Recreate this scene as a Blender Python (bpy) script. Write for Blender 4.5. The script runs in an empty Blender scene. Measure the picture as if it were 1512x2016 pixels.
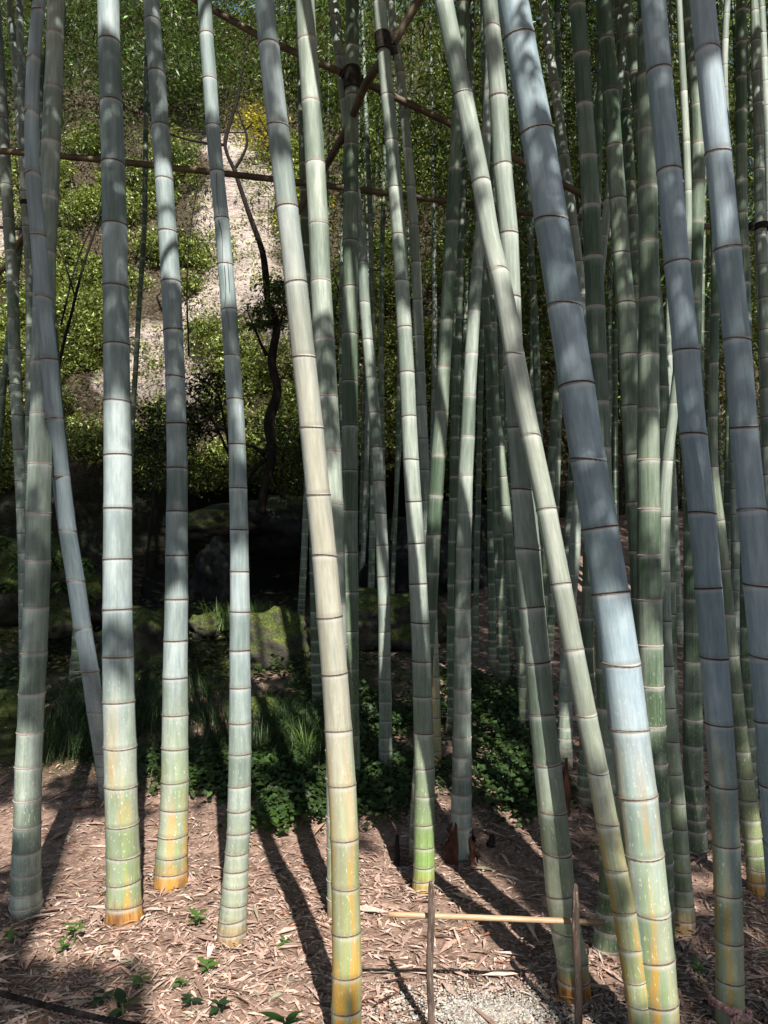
import bpy, math, random
import numpy as np
from mathutils import Vector, Matrix, noise as mnoise
R = math.radians
random.seed(7); rng = np.random.default_rng(11)
scene = bpy.context.scene
COL = scene.collection

# ------------------------------------------------------------------ camera, sky, sun, exposure
CAM_H = 1.55; PITCH = R(3.1); F = 1514.0
SUN_AZ = R(14); SUN_EL = R(43)
cam_d = bpy.data.cameras.new('camera'); cam = bpy.data.objects.new('camera', cam_d); COL.objects.link(cam)
cam_d.sensor_fit = 'VERTICAL'; cam_d.sensor_height = 34.62; cam_d.lens = 26.0
cam_d.clip_start = 0.05; cam_d.clip_end = 1000
cam.location = (0, 0, CAM_H); cam.rotation_euler = (R(90) + PITCH, 0, 0)
scene.camera = cam
world = bpy.data.worlds.new('World'); scene.world = world; world.use_nodes = True
wn = world.node_tree; wn.nodes.clear()
sky = wn.nodes.new('ShaderNodeTexSky'); sky.sky_type = 'NISHITA'; sky.sun_disc = False
sky.sun_elevation = SUN_EL; sky.sun_rotation = math.pi - SUN_AZ
bg = wn.nodes.new('ShaderNodeBackground'); bg.inputs['Strength'].default_value = 0.068
wo = wn.nodes.new('ShaderNodeOutputWorld')
wn.links.new(sky.outputs[0], bg.inputs[0]); wn.links.new(bg.outputs[0], wo.inputs[0])
sun_d = bpy.data.lights.new('sun', 'SUN'); sun_d.energy = 5.0; sun_d.angle = R(0.53); sun_d.color = (1.0, 0.94, 0.85)
sun = bpy.data.objects.new('sun', sun_d); COL.objects.link(sun)
S = Vector((math.sin(SUN_AZ)*math.cos(SUN_EL), -math.cos(SUN_AZ)*math.cos(SUN_EL), math.sin(SUN_EL)))  # towards the sun
sun.rotation_euler = S.to_track_quat('Z', 'Y').to_euler(); sun.location = S*30
scene.view_settings.view_transform = 'Standard'; scene.view_settings.look = 'None'
scene.view_settings.exposure = 1.1; scene.view_settings.gamma = 1.0
scene.render.engine = 'CYCLES'
cy = scene.cycles
cy.max_bounces = 5; cy.diffuse_bounces = 3; cy.glossy_bounces = 2; cy.transmission_bounces = 4; cy.transparent_max_bounces = 4
cy.use_denoising = True; cy.sample_clamp_indirect = 6

# ------------------------------------------------------------------ helpers
CP, SP = math.cos(PITCH), math.sin(PITCH)
def ray(px, py):
    x = (px-756)/F; z = (1008-py)/F
    return Vector((x, CP - z*SP, SP + z*CP))
def at(px, py, Y):
    d = ray(px, py); return Vector((d.x/d.y*Y, Y, CAM_H + d.z/d.y*Y))
def mpp(px, py, Y):                      # metres per photo pixel at that place
    return (Y/ray(px, py).y)/F
def sm(a, b, x):
    t = np.clip((x-a)/(b-a), 0, 1); return t*t*(3-2*t)
def gz(x, y):                            # height of the ground
    x = np.asarray(x, float); y = np.asarray(y, float)
    z = 0.16*np.clip(y-4, 0, 3.2) + 0.10*np.clip(y-7.2, 0, 5)
    right = sm(-1.0, 3.0, x)
    z = z + right*0.30*np.clip(y-9.5, 0, 14) + (1-right)*0.05*np.clip(y-12, 0, 10)
    z = z + 0.55*np.clip(y-16, 0, 40)*(1-0.4*right)
    z = z + 0.35*np.clip(-x-3.2, 0, 2.0)*sm(6.0, 8.0, y)
    return z
def bump(x, y):
    return 0.035*mnoise.noise(Vector((x*1.1, y*1.1, 0))) + 0.015*mnoise.noise(Vector((x*4, y*4, 3)))
def gnd(px, py):                         # where the pixel's ray meets the ground
    d = ray(px, py); t0, t1 = 0.5, 60.0
    p = Vector((0, 0, CAM_H))
    t = 0.5
    while t < 60:
        q = p + d*t
        if q.z < float(gz(q.x, q.y)): break
        t += 0.05
    return p + d*(t-0.025)

def link(o, parent=None):
    COL.objects.link(o)
    if parent: o.parent = parent
    return o
def tag(o, label=None, cat=None, group=None, kind=None):
    if label: o['label'] = label
    if cat: o['category'] = cat
    if group: o['group'] = group
    if kind: o['kind'] = kind
    return o
def empty(name, loc, label, cat, group=None):
    o = bpy.data.objects.new(name, None); o.empty_display_size = 0.1
    COL.objects.link(o); o.location = loc
    return tag(o, label, cat, group)
def put(o, parent):                      # parent while the mesh keeps world coordinates
    o.parent = parent; o.location = -Vector(parent.location) if o.location.length == 0 else o.location - Vector(parent.location)
    return o
def mesh_np(name, V, Q, mat, cols=None, smooth=False, parent=None, uv=None):
    """V (n,3) verts, Q (m,k) faces of equal size"""
    me = bpy.data.meshes.new(name); V = np.asarray(V, np.float32); Q = np.asarray(Q, np.int32)
    k = Q.shape[1]
    me.vertices.add(len(V)); me.vertices.foreach_set('co', V.ravel())
    me.loops.add(Q.size); me.loops.foreach_set('vertex_index', Q.ravel())
    me.polygons.add(len(Q)); me.polygons.foreach_set('loop_start', np.arange(0, Q.size, k, dtype=np.int32))
    if smooth: me.polygons.foreach_set('use_smooth', np.ones(len(Q), bool))
    if cols is not None:
        a = me.color_attributes.new('col', 'FLOAT_COLOR', 'POINT')
        c = np.ones((len(V), 4), np.float32); c[:, :3] = cols; a.data.foreach_set('color', c.ravel())
    if uv is not None:
        l = me.uv_layers.new(name='UVMap'); l.data.foreach_set('uv', np.asarray(uv, np.float32).ravel())
    me.update(calc_edges=True); me.validate()
    if mat: me.materials.append(mat)
    o = bpy.data.objects.new(name, me); COL.objects.link(o)
    if parent: put(o, parent)
    return o
def unit(a): return a/np.maximum(np.linalg.norm(a, axis=-1, keepdims=True), 1e-9)
def leaves_arrays(P, D, N, L, W, fold=0.0):
    """one rhombic leaf per point: base at P, along D, facing N"""
    D = unit(D); B = unit(np.cross(D, N)); N = unit(np.cross(B, D))
    L = L[:, None]; W = W[:, None]
    v0 = P; v2 = P + D*L - N*(L*0.10)
    mid = P + D*L*0.42 + N*(W*fold)
    v1 = mid + B*W*0.5; v3 = mid - B*W*0.5
    V = np.stack([v0, v1, v2, v3], 1).reshape(-1, 3)
    Q = np.arange(len(V)).reshape(-1, 4)
    return V, Q
def rand_dirs(n, zbias=0.0):
    d = rng.normal(size=(n, 3)); d[:, 2] += zbias; return unit(d)
def leaf_obj(name, P, D, L, W, cols, mat, parent=None, N=None, fold=0.0):
    if N is None: N = rand_dirs(len(P), 1.2)
    V, Q = leaves_arrays(P, D, N, L, W, fold)
    return mesh_np(name, V, Q, mat, cols=np.repeat(cols, 4, 0), parent=parent)
def tube(name, pts, rad, mat, sides=8, parent=None, uv=False, cap=True):
    pts = np.asarray(pts, float); rad = np.broadcast_to(np.asarray(rad, float), (len(pts),))
    T = unit(np.gradient(pts, axis=0)); up = np.array([0.31, 0.95, 0.05]) if abs(T[0][2]) > 0.6 else np.array([0.0, 0, 1.0])
    A = unit(np.cross(T, up)); Bn = np.cross(A, T)
    th = np.linspace(0, 2*math.pi, sides, endpoint=False)
    V = pts[:, None] + rad[:, None, None]*(A[:, None]*np.cos(th)[None, :, None] + Bn[:, None]*np.sin(th)[None, :, None])
    V = V.reshape(-1, 3); n = len(pts)
    i = np.arange(n-1)[:, None]*sides; j = np.arange(sides)[None]; j2 = (j+1) % sides
    Q = np.stack([i+j, i+j2, i+sides+j2, i+sides+j], -1).reshape(-1, 4)
    if cap:
        for b, rev in ((0, True), ((n-1)*sides, False)):
            c = len(V); V = np.vstack([V, V[b:b+sides].mean(0)])
            k = np.arange(0, sides, 2)
            q = np.stack([b+k, b+(k+1) % sides, b+(k+2) % sides, np.full(len(k), c)], -1)
            Q = np.vstack([Q, q[:, ::-1] if rev else q])
    return mesh_np(name, V, Q, mat, smooth=True, parent=parent)

# ------------------------------------------------------------------ materials
class NT:
    def __init__(s, name):
        s.m = bpy.data.materials.new(name); s.m.use_nodes = True; s.t = s.m.node_tree; s.t.nodes.clear()
        s.out = s.n('OutputMaterial')
    def n(s, typ, **kw):
        nd = s.t.nodes.new('ShaderNode'+typ)
        for k, v in kw.items():
            if k in nd.inputs: s.set(nd.inputs[k], v)
            else: setattr(nd, k, v)
        return nd
    def set(s, sock, v):
        if hasattr(v, 'links') or isinstance(v, bpy.types.NodeSocket): s.t.links.new(v, sock)
        elif isinstance(v, tuple) and len(v) == 3 and sock.type == 'RGBA': sock.default_value = (*v, 1)
        else: sock.default_value = v
    def math(s, op, a, b=None, clamp=False):
        nd = s.t.nodes.new('ShaderNodeMath'); nd.operation = op; nd.use_clamp = clamp
        s.set(nd.inputs[0], a)
        if b is not None: s.set(nd.inputs[1], b)
        return nd.outputs[0]
    def mix(s, f, a, b, mode='MIX'):
        nd = s.t.nodes.new('ShaderNodeMix'); nd.data_type = 'RGBA'; nd.blend_type = mode
        s.set(nd.inputs[0], f); s.set(nd.inputs[6], a); s.set(nd.inputs[7], b); return nd.outputs[2]
    def ramp(s, f, a, b):
        nd = s.t.nodes.new('ShaderNodeMapRange'); nd.interpolation_type = 'SMOOTHSTEP'
        s.set(nd.inputs[0], f); s.set(nd.inputs[1], a); s.set(nd.inputs[2], b); return nd.outputs[0]
    def noise(s, vec, scale, detail=3.0, rough=0.55):
        nd = s.n('TexNoise'); s.set(nd.inputs['Scale'], scale); s.set(nd.inputs['Detail'], detail); s.set(nd.inputs['Roughness'], rough)
        if vec is not None: s.t.links.new(vec, nd.inputs['Vector'])
        return nd.outputs[0]
    def vmul(s, v, xyz):
        nd = s.t.nodes.new('ShaderNodeVectorMath'); nd.operation = 'MULTIPLY'; s.t.links.new(v, nd.inputs[0]); nd.inputs[1].default_value = xyz; return nd.outputs[0]
    def vadd(s, v, w):
        nd = s.t.nodes.new('ShaderNodeVectorMath'); nd.operation = 'ADD'; s.t.links.new(v, nd.inputs[0]); s.set(nd.inputs[1], w); return nd.outputs[0]
    def done(s, col, rough=0.6, spec=0.4, h=None, dist=0.004, strength=0.5, trans=None):
        p = s.n('BsdfPrincipled'); s.set(p.inputs['Base Color'], col); s.set(p.inputs['Roughness'], rough)
        s.set(p.inputs['Specular IOR Level'], spec)
        if h is not None:
            b = s.n('Bump'); b.inputs['Distance'].default_value = dist; b.inputs['Strength'].default_value = strength
            s.t.links.new(h, b.inputs['Height']); s.t.links.new(b.outputs[0], p.inputs['Normal'])
        sh = p.outputs[0]
        if trans:
            t = s.n('BsdfTranslucent'); s.set(t.inputs['Color'], trans[1])
            mx = s.n('MixShader'); mx.inputs[0].default_value = trans[0]
            s.t.links.new(sh, mx.inputs[1]); s.t.links.new(t.outputs[0], mx.inputs[2]); sh = mx.outputs[0]
        s.t.links.new(sh, s.out.inputs[0]); return s.m
    def obj(s): return s.n('TexCoord').outputs['Object']

def stem_material(name='bamboo_stem', lime=False):
    s = NT(name)
    uv = s.n('UVMap').outputs[0]
    oi = s.n('ObjectInfo'); rgb = s.n('SeparateColor', Color=oi.outputs['Color'])
    bloom, yell, tan = rgb.outputs[0], rgb.outputs[1], rgb.outputs[2]
    rust = oi.outputs['Alpha']; seed = s.math('MULTIPLY', oi.outputs['Random'], 60.0)
    sx = s.n('SeparateXYZ'); s.t.links.new(uv, sx.inputs[0]); ang, hgt = sx.outputs[0], sx.outputs[1]
    # round-the-stem coordinates (no seam)
    a2 = s.math('MULTIPLY', ang, 2*math.pi)
    cb = s.n('CombineXYZ'); s.t.links.new(s.math('COSINE', a2), cb.inputs[0]); s.t.links.new(s.math('SINE', a2), cb.inputs[1])
    s.t.links.new(s.math('ADD', hgt, seed), cb.inputs[2]); c = cb.outputs[0]
    nd = s.n('Attribute', attribute_name='node').outputs['Fac']      # metres below the next ring
    na = s.n('Attribute', attribute_name='nodeup').outputs['Fac']    # metres above the last ring
    big = s.noise(s.vmul(c, (0.8, 0.8, 1.6)), 1.0, 3)
    streak = s.noise(s.vmul(c, (7, 7, 1.1)), 1.0, 4, 0.65)
    fine = s.noise(s.vmul(c, (26, 26, 2.2)), 1.0, 3, 0.7)
    blot = s.noise(s.vmul(c, (2.6, 2.6, 7.0)), 1.0, 5, 0.65)
    speck = s.noise(s.vmul(c, (9, 9, 60)), 1.0, 2, 0.5)
    green = s.mix(s.ramp(streak, 0.3, 0.75), (0.034, 0.066, 0.040), (0.075, 0.118, 0.070))
    wax_b = s.mix(s.ramp(blot, 0.3, 0.7), (0.17, 0.235, 0.285), (0.27, 0.335, 0.38))
    wax_g = s.mix(s.ramp(blot, 0.3, 0.7), (0.22, 0.26, 0.225), (0.38, 0.42, 0.375))
    wax = s.mix(s.ramp(bloom, 0.45, 1.0), wax_g, wax_b)
    tanc = s.mix(s.ramp(blot, 0.3, 0.7), (0.245, 0.23, 0.17), (0.335, 0.32, 0.26))
    seg = s.n('Attribute', attribute_name='seg').outputs['Fac']
    f = s.math('ADD', bloom, s.math('MULTIPLY', s.math('SUBTRACT', big, 0.5), 0.9))
    f = s.math('ADD', f, s.math('MULTIPLY', s.math('SUBTRACT', seg, 0.5), 0.30))
    f = s.math('ADD', f, s.math('MULTIPLY', s.math('SUBTRACT', s.noise(s.vmul(c, (1.6, 1.6, 9)), 1.0, 5, 0.7), 0.5), 0.7))
    f = s.math('ADD', f, s.math('MULTIPLY', s.math('SUBTRACT', streak, 0.5), 0.38))
    f = s.math('ADD', f, s.math('MULTIPLY', s.ramp(nd, 0.05, 0.0), 0.25), clamp=True)
    col = s.mix(f, green, wax)
    col = s.mix(s.math('MULTIPLY', s.math('MULTIPLY', tan, s.ramp(big, 0.1, 0.6)), s.ramp(hgt, 3.3, 1.7)), col, tanc)
    # yellowing lower stem
    low = s.math('MULTIPLY', s.ramp(s.math('ADD', hgt, s.math('MULTIPLY', big, 0.7)), 1.55, 0.45), yell)
    yg = s.mix(s.ramp(big, 0.42, 0.62), (0.23, 0.285, 0.06), (0.37, 0.345, 0.11)) if not lime else s.mix(s.ramp(hgt, 0.5, 0.12), (0.16, 0.21, 0.07), (0.24, 0.40, 0.035))
    col = s.mix(s.math('MULTIPLY', low, s.math('MULTIPLY', s.ramp(streak, 0.25, 0.62), 0.85)), col, yg)
    orn = s.math('MULTIPLY', s.math('MULTIPLY', 0.0 if lime else s.ramp(yell, 0.45, 0.85), s.math('MULTIPLY', s.ramp(s.math('ADD', s.noise(s.vmul(c, (1.3, 1.3, 1.9)), 1.0, 3), s.math('MULTIPLY', s.math('SUBTRACT', yell, 0.7), 0.22)), 0.54, 0.68), low)), s.ramp(fine, 0.2, 0.6))
    col = s.mix(orn, col, (0.50, 0.25, 0.025))
    # pale lichen specks
    sp = s.math('MULTIPLY', s.ramp(speck, 0.63, 0.70), s.math('MULTIPLY', s.ramp(hgt, 1.6, 0.3), 0.55))
    col = s.mix(sp, col, (0.60, 0.62, 0.52))
    # dark scuffs
    sc = s.math('MULTIPLY', s.ramp(s.noise(s.vmul(c, (5, 5, 2.0)), 1.0, 6, 0.75), 0.62, 0.74), 0.55)
    col = s.mix(sc, col, (0.07, 0.065, 0.05))
    mil = s.math('MULTIPLY', s.ramp(s.noise(s.vmul(c, (16, 16, 110)), 1.0, 3, 0.6), 0.66, 0.72), s.math('MULTIPLY', s.ramp(big, 0.42, 0.6), 0.55))
    col = s.mix(mil, col, (0.075, 0.075, 0.06))
    pl = s.math('MULTIPLY', s.ramp(s.noise(s.vmul(c, (34, 34, 1.3)), 1.0, 4, 0.7), 0.60, 0.72), 0.14)
    col = s.mix(pl, col, (0.44, 0.45, 0.42))
    col = s.mix(1.0, col, s.mix(seg, (0.82, 0.84, 0.82), (1.1, 1.08, 1.05)), 'MULTIPLY')
    # rusty foot
    br = s.math('MULTIPLY', s.ramp(s.math('ADD', hgt, s.math('MULTIPLY', blot, 0.12)), 0.20, 0.09), rust)
    col = s.mix(br, col, s.mix(s.ramp(blot, 0.35, 0.65), (0.13, 0.055, 0.02), (0.46, 0.20, 0.025)))
    # thin white dust line under each ring, brownish stain just above
    col = s.mix(s.math('MULTIPLY', s.ramp(nd, 0.020, 0.003), 0.32), col, (0.52, 0.52, 0.50))
    col = s.mix(s.math('MULTIPLY', s.ramp(na, 0.020, 0.006), 0.35), col, (0.14, 0.11, 0.08))
    h = s.math('ADD', s.math('MULTIPLY', fine, 0.6), s.math('MULTIPLY', streak, 0.6))
    return s.done(col, s.mix(fine, (0.46,)*3, (0.70,)*3), 0.36, s.math('ADD', h, s.math('MULTIPLY', blot, 0.5)), 0.0022, 0.6)

def simple(name, a, b, scale, rough=0.7, spec=0.3, bumpd=0.004, stretch=(1, 1, 1), c=None, detail=5):
    s = NT(name); v = s.vmul(s.obj(), stretch)
    n1 = s.noise(v, scale, detail, 0.62); n2 = s.noise(v, scale*4.3, 4, 0.6)
    col = s.mix(s.ramp(n1, 0.32, 0.68), a, b)
    if c: col = s.mix(s.ramp(n2, 0.52, 0.68), col, c)
    return s.done(col, rough, spec, s.math('ADD', n1, s.math('MULTIPLY', n2, 0.4)), bumpd, 0.8)
def attr_mat(name, rough, spec, trans=0.0, tw=(1.0, 1.1, 0.5), noise=None):
    s = NT(name); c = s.n('Attribute', attribute_name='col').outputs['Color']
    if noise:
        n = s.noise(s.obj(), noise, 3); c = s.mix(s.ramp(n, 0.3, 0.7), s.mix(1.0, c, (0.7, 0.68, 0.66), 'MULTIPLY'), c)
    t = (trans, s.mix(1.0, c, tw, 'MULTIPLY')) if trans else None
    return s.done(c, rough, spec, trans=t)
def rock_mat(name, rock_a, rock_b, moss_amt):
    s = NT(name); v = s.obj()
    n1 = s.noise(v, 1.7, 7, 0.65); n2 = s.noise(v, 9, 6, 0.65); n3 = s.noise(v, 55, 4, 0.6)
    col = s.mix(s.ramp(n2, 0.3, 0.7), rock_a, rock_b)
    g = s.n('NewGeometry'); sx = s.n('SeparateXYZ'); s.t.links.new(g.outputs['Normal'], sx.inputs[0])
    m = s.ramp(s.math('ADD', sx.outputs[2], s.math('ADD', s.math('MULTIPLY', n1, 1.2), s.math('MULTIPLY', n3, 0.5))), 1.45-moss_amt, 2.15-moss_amt)
    moss = s.mix(s.ramp(n3, 0.3, 0.7), (0.020, 0.030, 0.008), s.mix(s.ramp(n2, 0.35, 0.65), (0.055, 0.075, 0.018), (0.12, 0.14, 0.03)))
    col = s.mix(m, col, moss)
    return s.done(col, 0.85, 0.2, s.math('ADD', s.math('MULTIPLY', n2, 0.8), s.math('MULTIPLY', n3, 0.25)), 0.03, 0.9)

def ring_mat(name, a, b, pale):
    s = NT(name); v = s.obj(); n1 = s.noise(v, 6, 5, 0.62); sx = s.n('SeparateXYZ'); s.t.links.new(v, sx.inputs[0])
    col = s.mix(s.ramp(n1, 0.32, 0.68), a, b)
    col = s.mix(s.ramp(s.math('ADD', sx.outputs[2], s.math('MULTIPLY', s.math('SUBTRACT', n1, 0.5), 0.06)), -0.030, -0.052), col, pale)
    return s.done(col, 0.8, 0.2, n1, 0.004, 0.8)
M = {}
M['stem'] = stem_material(); M['stem_lime'] = stem_material('bamboo_stem_lime', True)
M['ring_dark'] = ring_mat('ring_dark', (0.022, 0.016, 0.015), (0.075, 0.050, 0.044), (0.23, 0.215, 0.20))
M['ring_brown'] = ring_mat('ring_brown', (0.05, 0.035, 0.026), (0.16, 0.115, 0.09), (0.30, 0.28, 0.23))
M['ring_pale'] = simple('ring_pale', (0.26, 0.21, 0.19), (0.48, 0.43, 0.40), 30, 0.8, 0.2, 0.002)
M['leaf'] = attr_mat('leaf', 0.42, 0.45, 0.38)
M['litter'] = attr_mat('litter', 0.62, 0.3, 0.0, noise=60)
M['grass'] = attr_mat('grass', 0.45, 0.4, 0.25)
M['pole'] = simple('pole', (0.055, 0.042, 0.028), (0.13, 0.10, 0.065), 6, 0.6, 0.3, 0.003, c=(0.06, 0.05, 0.035))
M['pole_light'] = simple('pole_light', (0.28, 0.18, 0.105), (0.42, 0.285, 0.18), 10, 0.5, 0.3, 0.002, (1, 6, 6))
M['charred'] = simple('charred_wood', (0.035, 0.026, 0.022), (0.14, 0.10, 0.08), 9, 0.8, 0.2, 0.006, (4, 4, 0.6), c=(0.20, 0.15, 0.12))
M['bark'] = simple('bark', (0.006, 0.005, 0.0045), (0.017, 0.013, 0.011), 8, 0.85, 0.2, 0.012, (2, 2, 0.7))  # darker than real bark: the trunk's shade is put into the colour
M['sheath'] = simple('sheath', (0.030, 0.010, 0.006), (0.10, 0.034, 0.018), 12, 0.7, 0.3, 0.006, (2, 2, 0.5))
M['rope_black'] = simple('rope_black', (0.012, 0.010, 0.009), (0.035, 0.028, 0.025), 60, 0.85, 0.2, 0.001)
M['rope_pink'] = simple('rope_pink', (0.22, 0.12, 0.11), (0.42, 0.27, 0.25), 60, 0.85, 0.2, 0.001)
M['gravel'] = attr_mat('gravel', 0.75, 0.3)
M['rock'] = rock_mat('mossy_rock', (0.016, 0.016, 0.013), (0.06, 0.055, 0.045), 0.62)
M['rock_bare'] = rock_mat('shade_rock', (0.006, 0.006, 0.006), (0.026, 0.026, 0.025), 0.0)  # near-black colour carries the deep shade of the grotto

def ground_material():
    s = NT('forest_floor'); v = s.obj()
    n1 = s.noise(v, 0.8, 6, 0.6); n2 = s.noise(v, 14, 6, 0.65); n3 = s.noise(v, 70, 4, 0.6)
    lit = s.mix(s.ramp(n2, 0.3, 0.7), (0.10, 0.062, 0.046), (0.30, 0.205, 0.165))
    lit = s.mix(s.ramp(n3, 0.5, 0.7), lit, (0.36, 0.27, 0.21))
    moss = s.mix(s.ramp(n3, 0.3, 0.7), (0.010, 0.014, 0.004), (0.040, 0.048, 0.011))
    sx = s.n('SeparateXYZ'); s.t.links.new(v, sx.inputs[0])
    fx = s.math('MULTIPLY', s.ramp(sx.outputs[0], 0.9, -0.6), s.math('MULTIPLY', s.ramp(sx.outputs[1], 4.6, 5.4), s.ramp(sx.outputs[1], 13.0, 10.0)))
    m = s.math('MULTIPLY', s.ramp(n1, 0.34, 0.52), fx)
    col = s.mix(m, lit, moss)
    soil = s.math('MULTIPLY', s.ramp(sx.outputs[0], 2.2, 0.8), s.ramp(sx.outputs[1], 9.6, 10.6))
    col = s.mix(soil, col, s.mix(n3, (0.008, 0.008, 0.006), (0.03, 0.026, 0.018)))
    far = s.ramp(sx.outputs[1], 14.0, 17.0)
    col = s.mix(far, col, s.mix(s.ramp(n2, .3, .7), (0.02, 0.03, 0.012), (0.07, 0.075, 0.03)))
    return s.done(col, 0.9, 0.15, s.math('ADD', s.math('MULTIPLY', n2, 0.7), s.math('MULTIPLY', n3, 0.5)), 0.02, 0.9)
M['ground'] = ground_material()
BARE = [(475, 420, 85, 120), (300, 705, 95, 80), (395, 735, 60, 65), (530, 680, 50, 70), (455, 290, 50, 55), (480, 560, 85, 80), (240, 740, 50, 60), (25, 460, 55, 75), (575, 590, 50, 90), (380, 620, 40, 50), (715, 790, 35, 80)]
def cliff_y(x, z):
    y = 12.7 + 0.45*np.maximum(z-2.4, 0) + 0.125*np.maximum(x-0.5, 0)**1.4 + 0.08*np.minimum(x+4, 0)
    return y + 3.2*np.exp(-(((x+0.6)/2.6)**4)) * np.exp(-(((z-1.6)/1.25)**4))
def cliff_px(px, py):
    Yc = 13.0
    for _ in range(12): q = at(px, py, Yc); Yc = 0.5*Yc + 0.5*float(cliff_y(q.x, q.z))
    return at(px, py, Yc)
BARE_W = []
for a_, b_, c_, d_ in BARE:
    q = cliff_px(a_, b_); BARE_W.append((q.x, q.z, c_/F*q.y, d_/F*q.y))
def cliff_material():
    s = NT('cliff_rock'); v = s.obj()
    n1 = s.noise(v, 0.55, 7, 0.62); n2 = s.noise(s.vmul(v, (1, 1, 2.6)), 2.6, 8, 0.68); n3 = s.noise(v, 24, 5, 0.62)
    col = s.mix(s.ramp(n2, 0.3, 0.7), (0.20, 0.15, 0.125), (0.66, 0.55, 0.50))
    col = s.mix(s.ramp(n1, 0.48, 0.62), col, (0.16, 0.13, 0.09))
    col = s.mix(s.math('MULTIPLY', s.ramp(n3, 0.5, 0.68), 0.6), col, (0.09, 0.085, 0.045))
    sx = s.n('SeparateXYZ'); s.t.links.new(v, sx.inputs[0])
    bare = None
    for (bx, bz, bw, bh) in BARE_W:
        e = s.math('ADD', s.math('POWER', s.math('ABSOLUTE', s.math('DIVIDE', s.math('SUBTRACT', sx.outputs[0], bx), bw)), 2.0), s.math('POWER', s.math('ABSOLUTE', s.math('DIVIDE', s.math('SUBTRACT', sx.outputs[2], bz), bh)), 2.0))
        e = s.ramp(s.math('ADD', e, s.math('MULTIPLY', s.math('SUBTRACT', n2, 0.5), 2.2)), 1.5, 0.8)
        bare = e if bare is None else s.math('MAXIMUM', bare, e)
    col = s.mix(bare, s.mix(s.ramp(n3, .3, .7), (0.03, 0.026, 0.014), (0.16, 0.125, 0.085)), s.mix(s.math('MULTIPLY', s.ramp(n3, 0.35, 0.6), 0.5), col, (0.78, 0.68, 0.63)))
    shadowed = s.ramp(s.math('ADD', sx.outputs[2], n1), 3.9, 2.9)  # painted shade: rock colour darkens down into the grotto
    col = s.mix(shadowed, col, s.mix(n3, (0.012, 0.014, 0.008), (0.045, 0.048, 0.03)))
    return s.done(col, 0.85, 0.2, s.math('ADD', n2, s.math('MULTIPLY', n3, 0.35)), 0.22, 1.0)
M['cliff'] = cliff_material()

# ------------------------------------------------------------------ ground
def axis(stops):
    out = []
    for (a, b, n) in stops: out += list(np.linspace(a, b, n, endpoint=False))
    return np.array(out + [stops[-1][1]])
gx = axis([(-120, -12, 12), (-12, -4, 30), (-4, 4, 150), (4, 12, 30), (12, 120, 12)])
gy = axis([(-60, 0, 16), (0, 6, 130), (6, 14, 70), (14, 40, 26), (40, 160, 12)])
X, Y = np.meshgrid(gx, gy); Z = gz(X, Y)
B = np.array([[bump(a, b) if abs(a) < 14 and -2 < b < 20 else 0 for a, b in zip(r1, r2)] for r1, r2 in zip(X, Y)])
V = np.stack([X, Y, Z+B], -1).reshape(-1, 3); nx = len(gx)
i = (np.arange(len(gy)-1)[:, None]*nx + np.arange(nx-1)[None]).ravel()
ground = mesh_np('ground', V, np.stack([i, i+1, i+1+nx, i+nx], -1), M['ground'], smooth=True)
tag(ground, kind='structure', label='forest floor of bamboo litter and moss')

# ------------------------------------------------------------------ cliff with a dark grotto
cx = np.linspace(-16, 9, 150); cz = np.linspace(-0.2, 15, 110)
XX, ZZ = np.meshgrid(cx, cz)
YY = cliff_y(XX, ZZ)
DN = np.array([[0.9*mnoise.fractal(Vector((a*0.45, 1.7, b*0.6)), 0.8, 2.1, 6) + 0.12*mnoise.noise(Vector((a*3, 5, b*4))) for a, b in zip(r1, r2)] for r1, r2 in zip(XX, ZZ)])
YY = YY + 0.55*DN
V = np.stack([XX, YY, ZZ], -1).reshape(-1, 3); nx = len(cx)
i = (np.arange(len(cz)-1)[:, None]*nx + np.arange(nx-1)[None]).ravel()
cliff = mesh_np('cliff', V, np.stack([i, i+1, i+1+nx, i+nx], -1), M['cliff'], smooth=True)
tag(cliff, kind='structure', label='pale sunlit rock cliff with grotto coloured dark for shade at its foot')
def cliff_at(x, z):
    a = int(np.clip(round((x+16)/25*149), 0, 149)); b = int(np.clip(round((z+0.2)/15.2*109), 0, 109)); return YY[b, a]

# ------------------------------------------------------------------ bamboo culms
RING_V = []
prof = [(0.985, -0.110), (1.018, -0.082), (1.030, -0.052), (1.012, -0.030), (1.010, -0.012), (1.040, 0.012), (1.044, 0.034), (1.022, 0.058), (0.985, 0.078)]
def ring_mesh(name, mat, seed, sides=22):
    V = []; rs = random.Random(seed)
    wob = [(rs.uniform(-.02, .02), rs.uniform(0, 6.28)) for _ in range(3)]
    for (r, z) in prof:
        for k in range(sides):
            a = 2*math.pi*k/sides; dz = sum(w*math.sin((q+1)*a+p) for q, (w, p) in enumerate(wob))*0.5 + rs.uniform(-.006, .006)
            rr = r + rs.uniform(-.003, .003)
            V.append((rr*math.cos(a), rr*math.sin(a), z+dz))
    i = np.arange(len(prof)-1)[:, None]*sides; j = np.arange(sides)[None]; j2 = (j+1) % sides
    Q = np.stack([i+j, i+j2, i+sides+j2, i+sides+j], -1).reshape(-1, 4)
    o = mesh_np(name, V, Q, mat, smooth=True); me = o.data; bpy.data.objects.remove(o); return me
RINGS = {'d': [ring_mesh('node_ring_dark', M['ring_dark'], k) for k in range(4)],
         'b': [ring_mesh('node_ring_brown', M['ring_brown'], k+20) for k in range(4)],
         'p': [ring_mesh('node_ring_pale', M['ring_pale'], k+9) for k in range(4)]}
CULMS = {}
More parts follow.
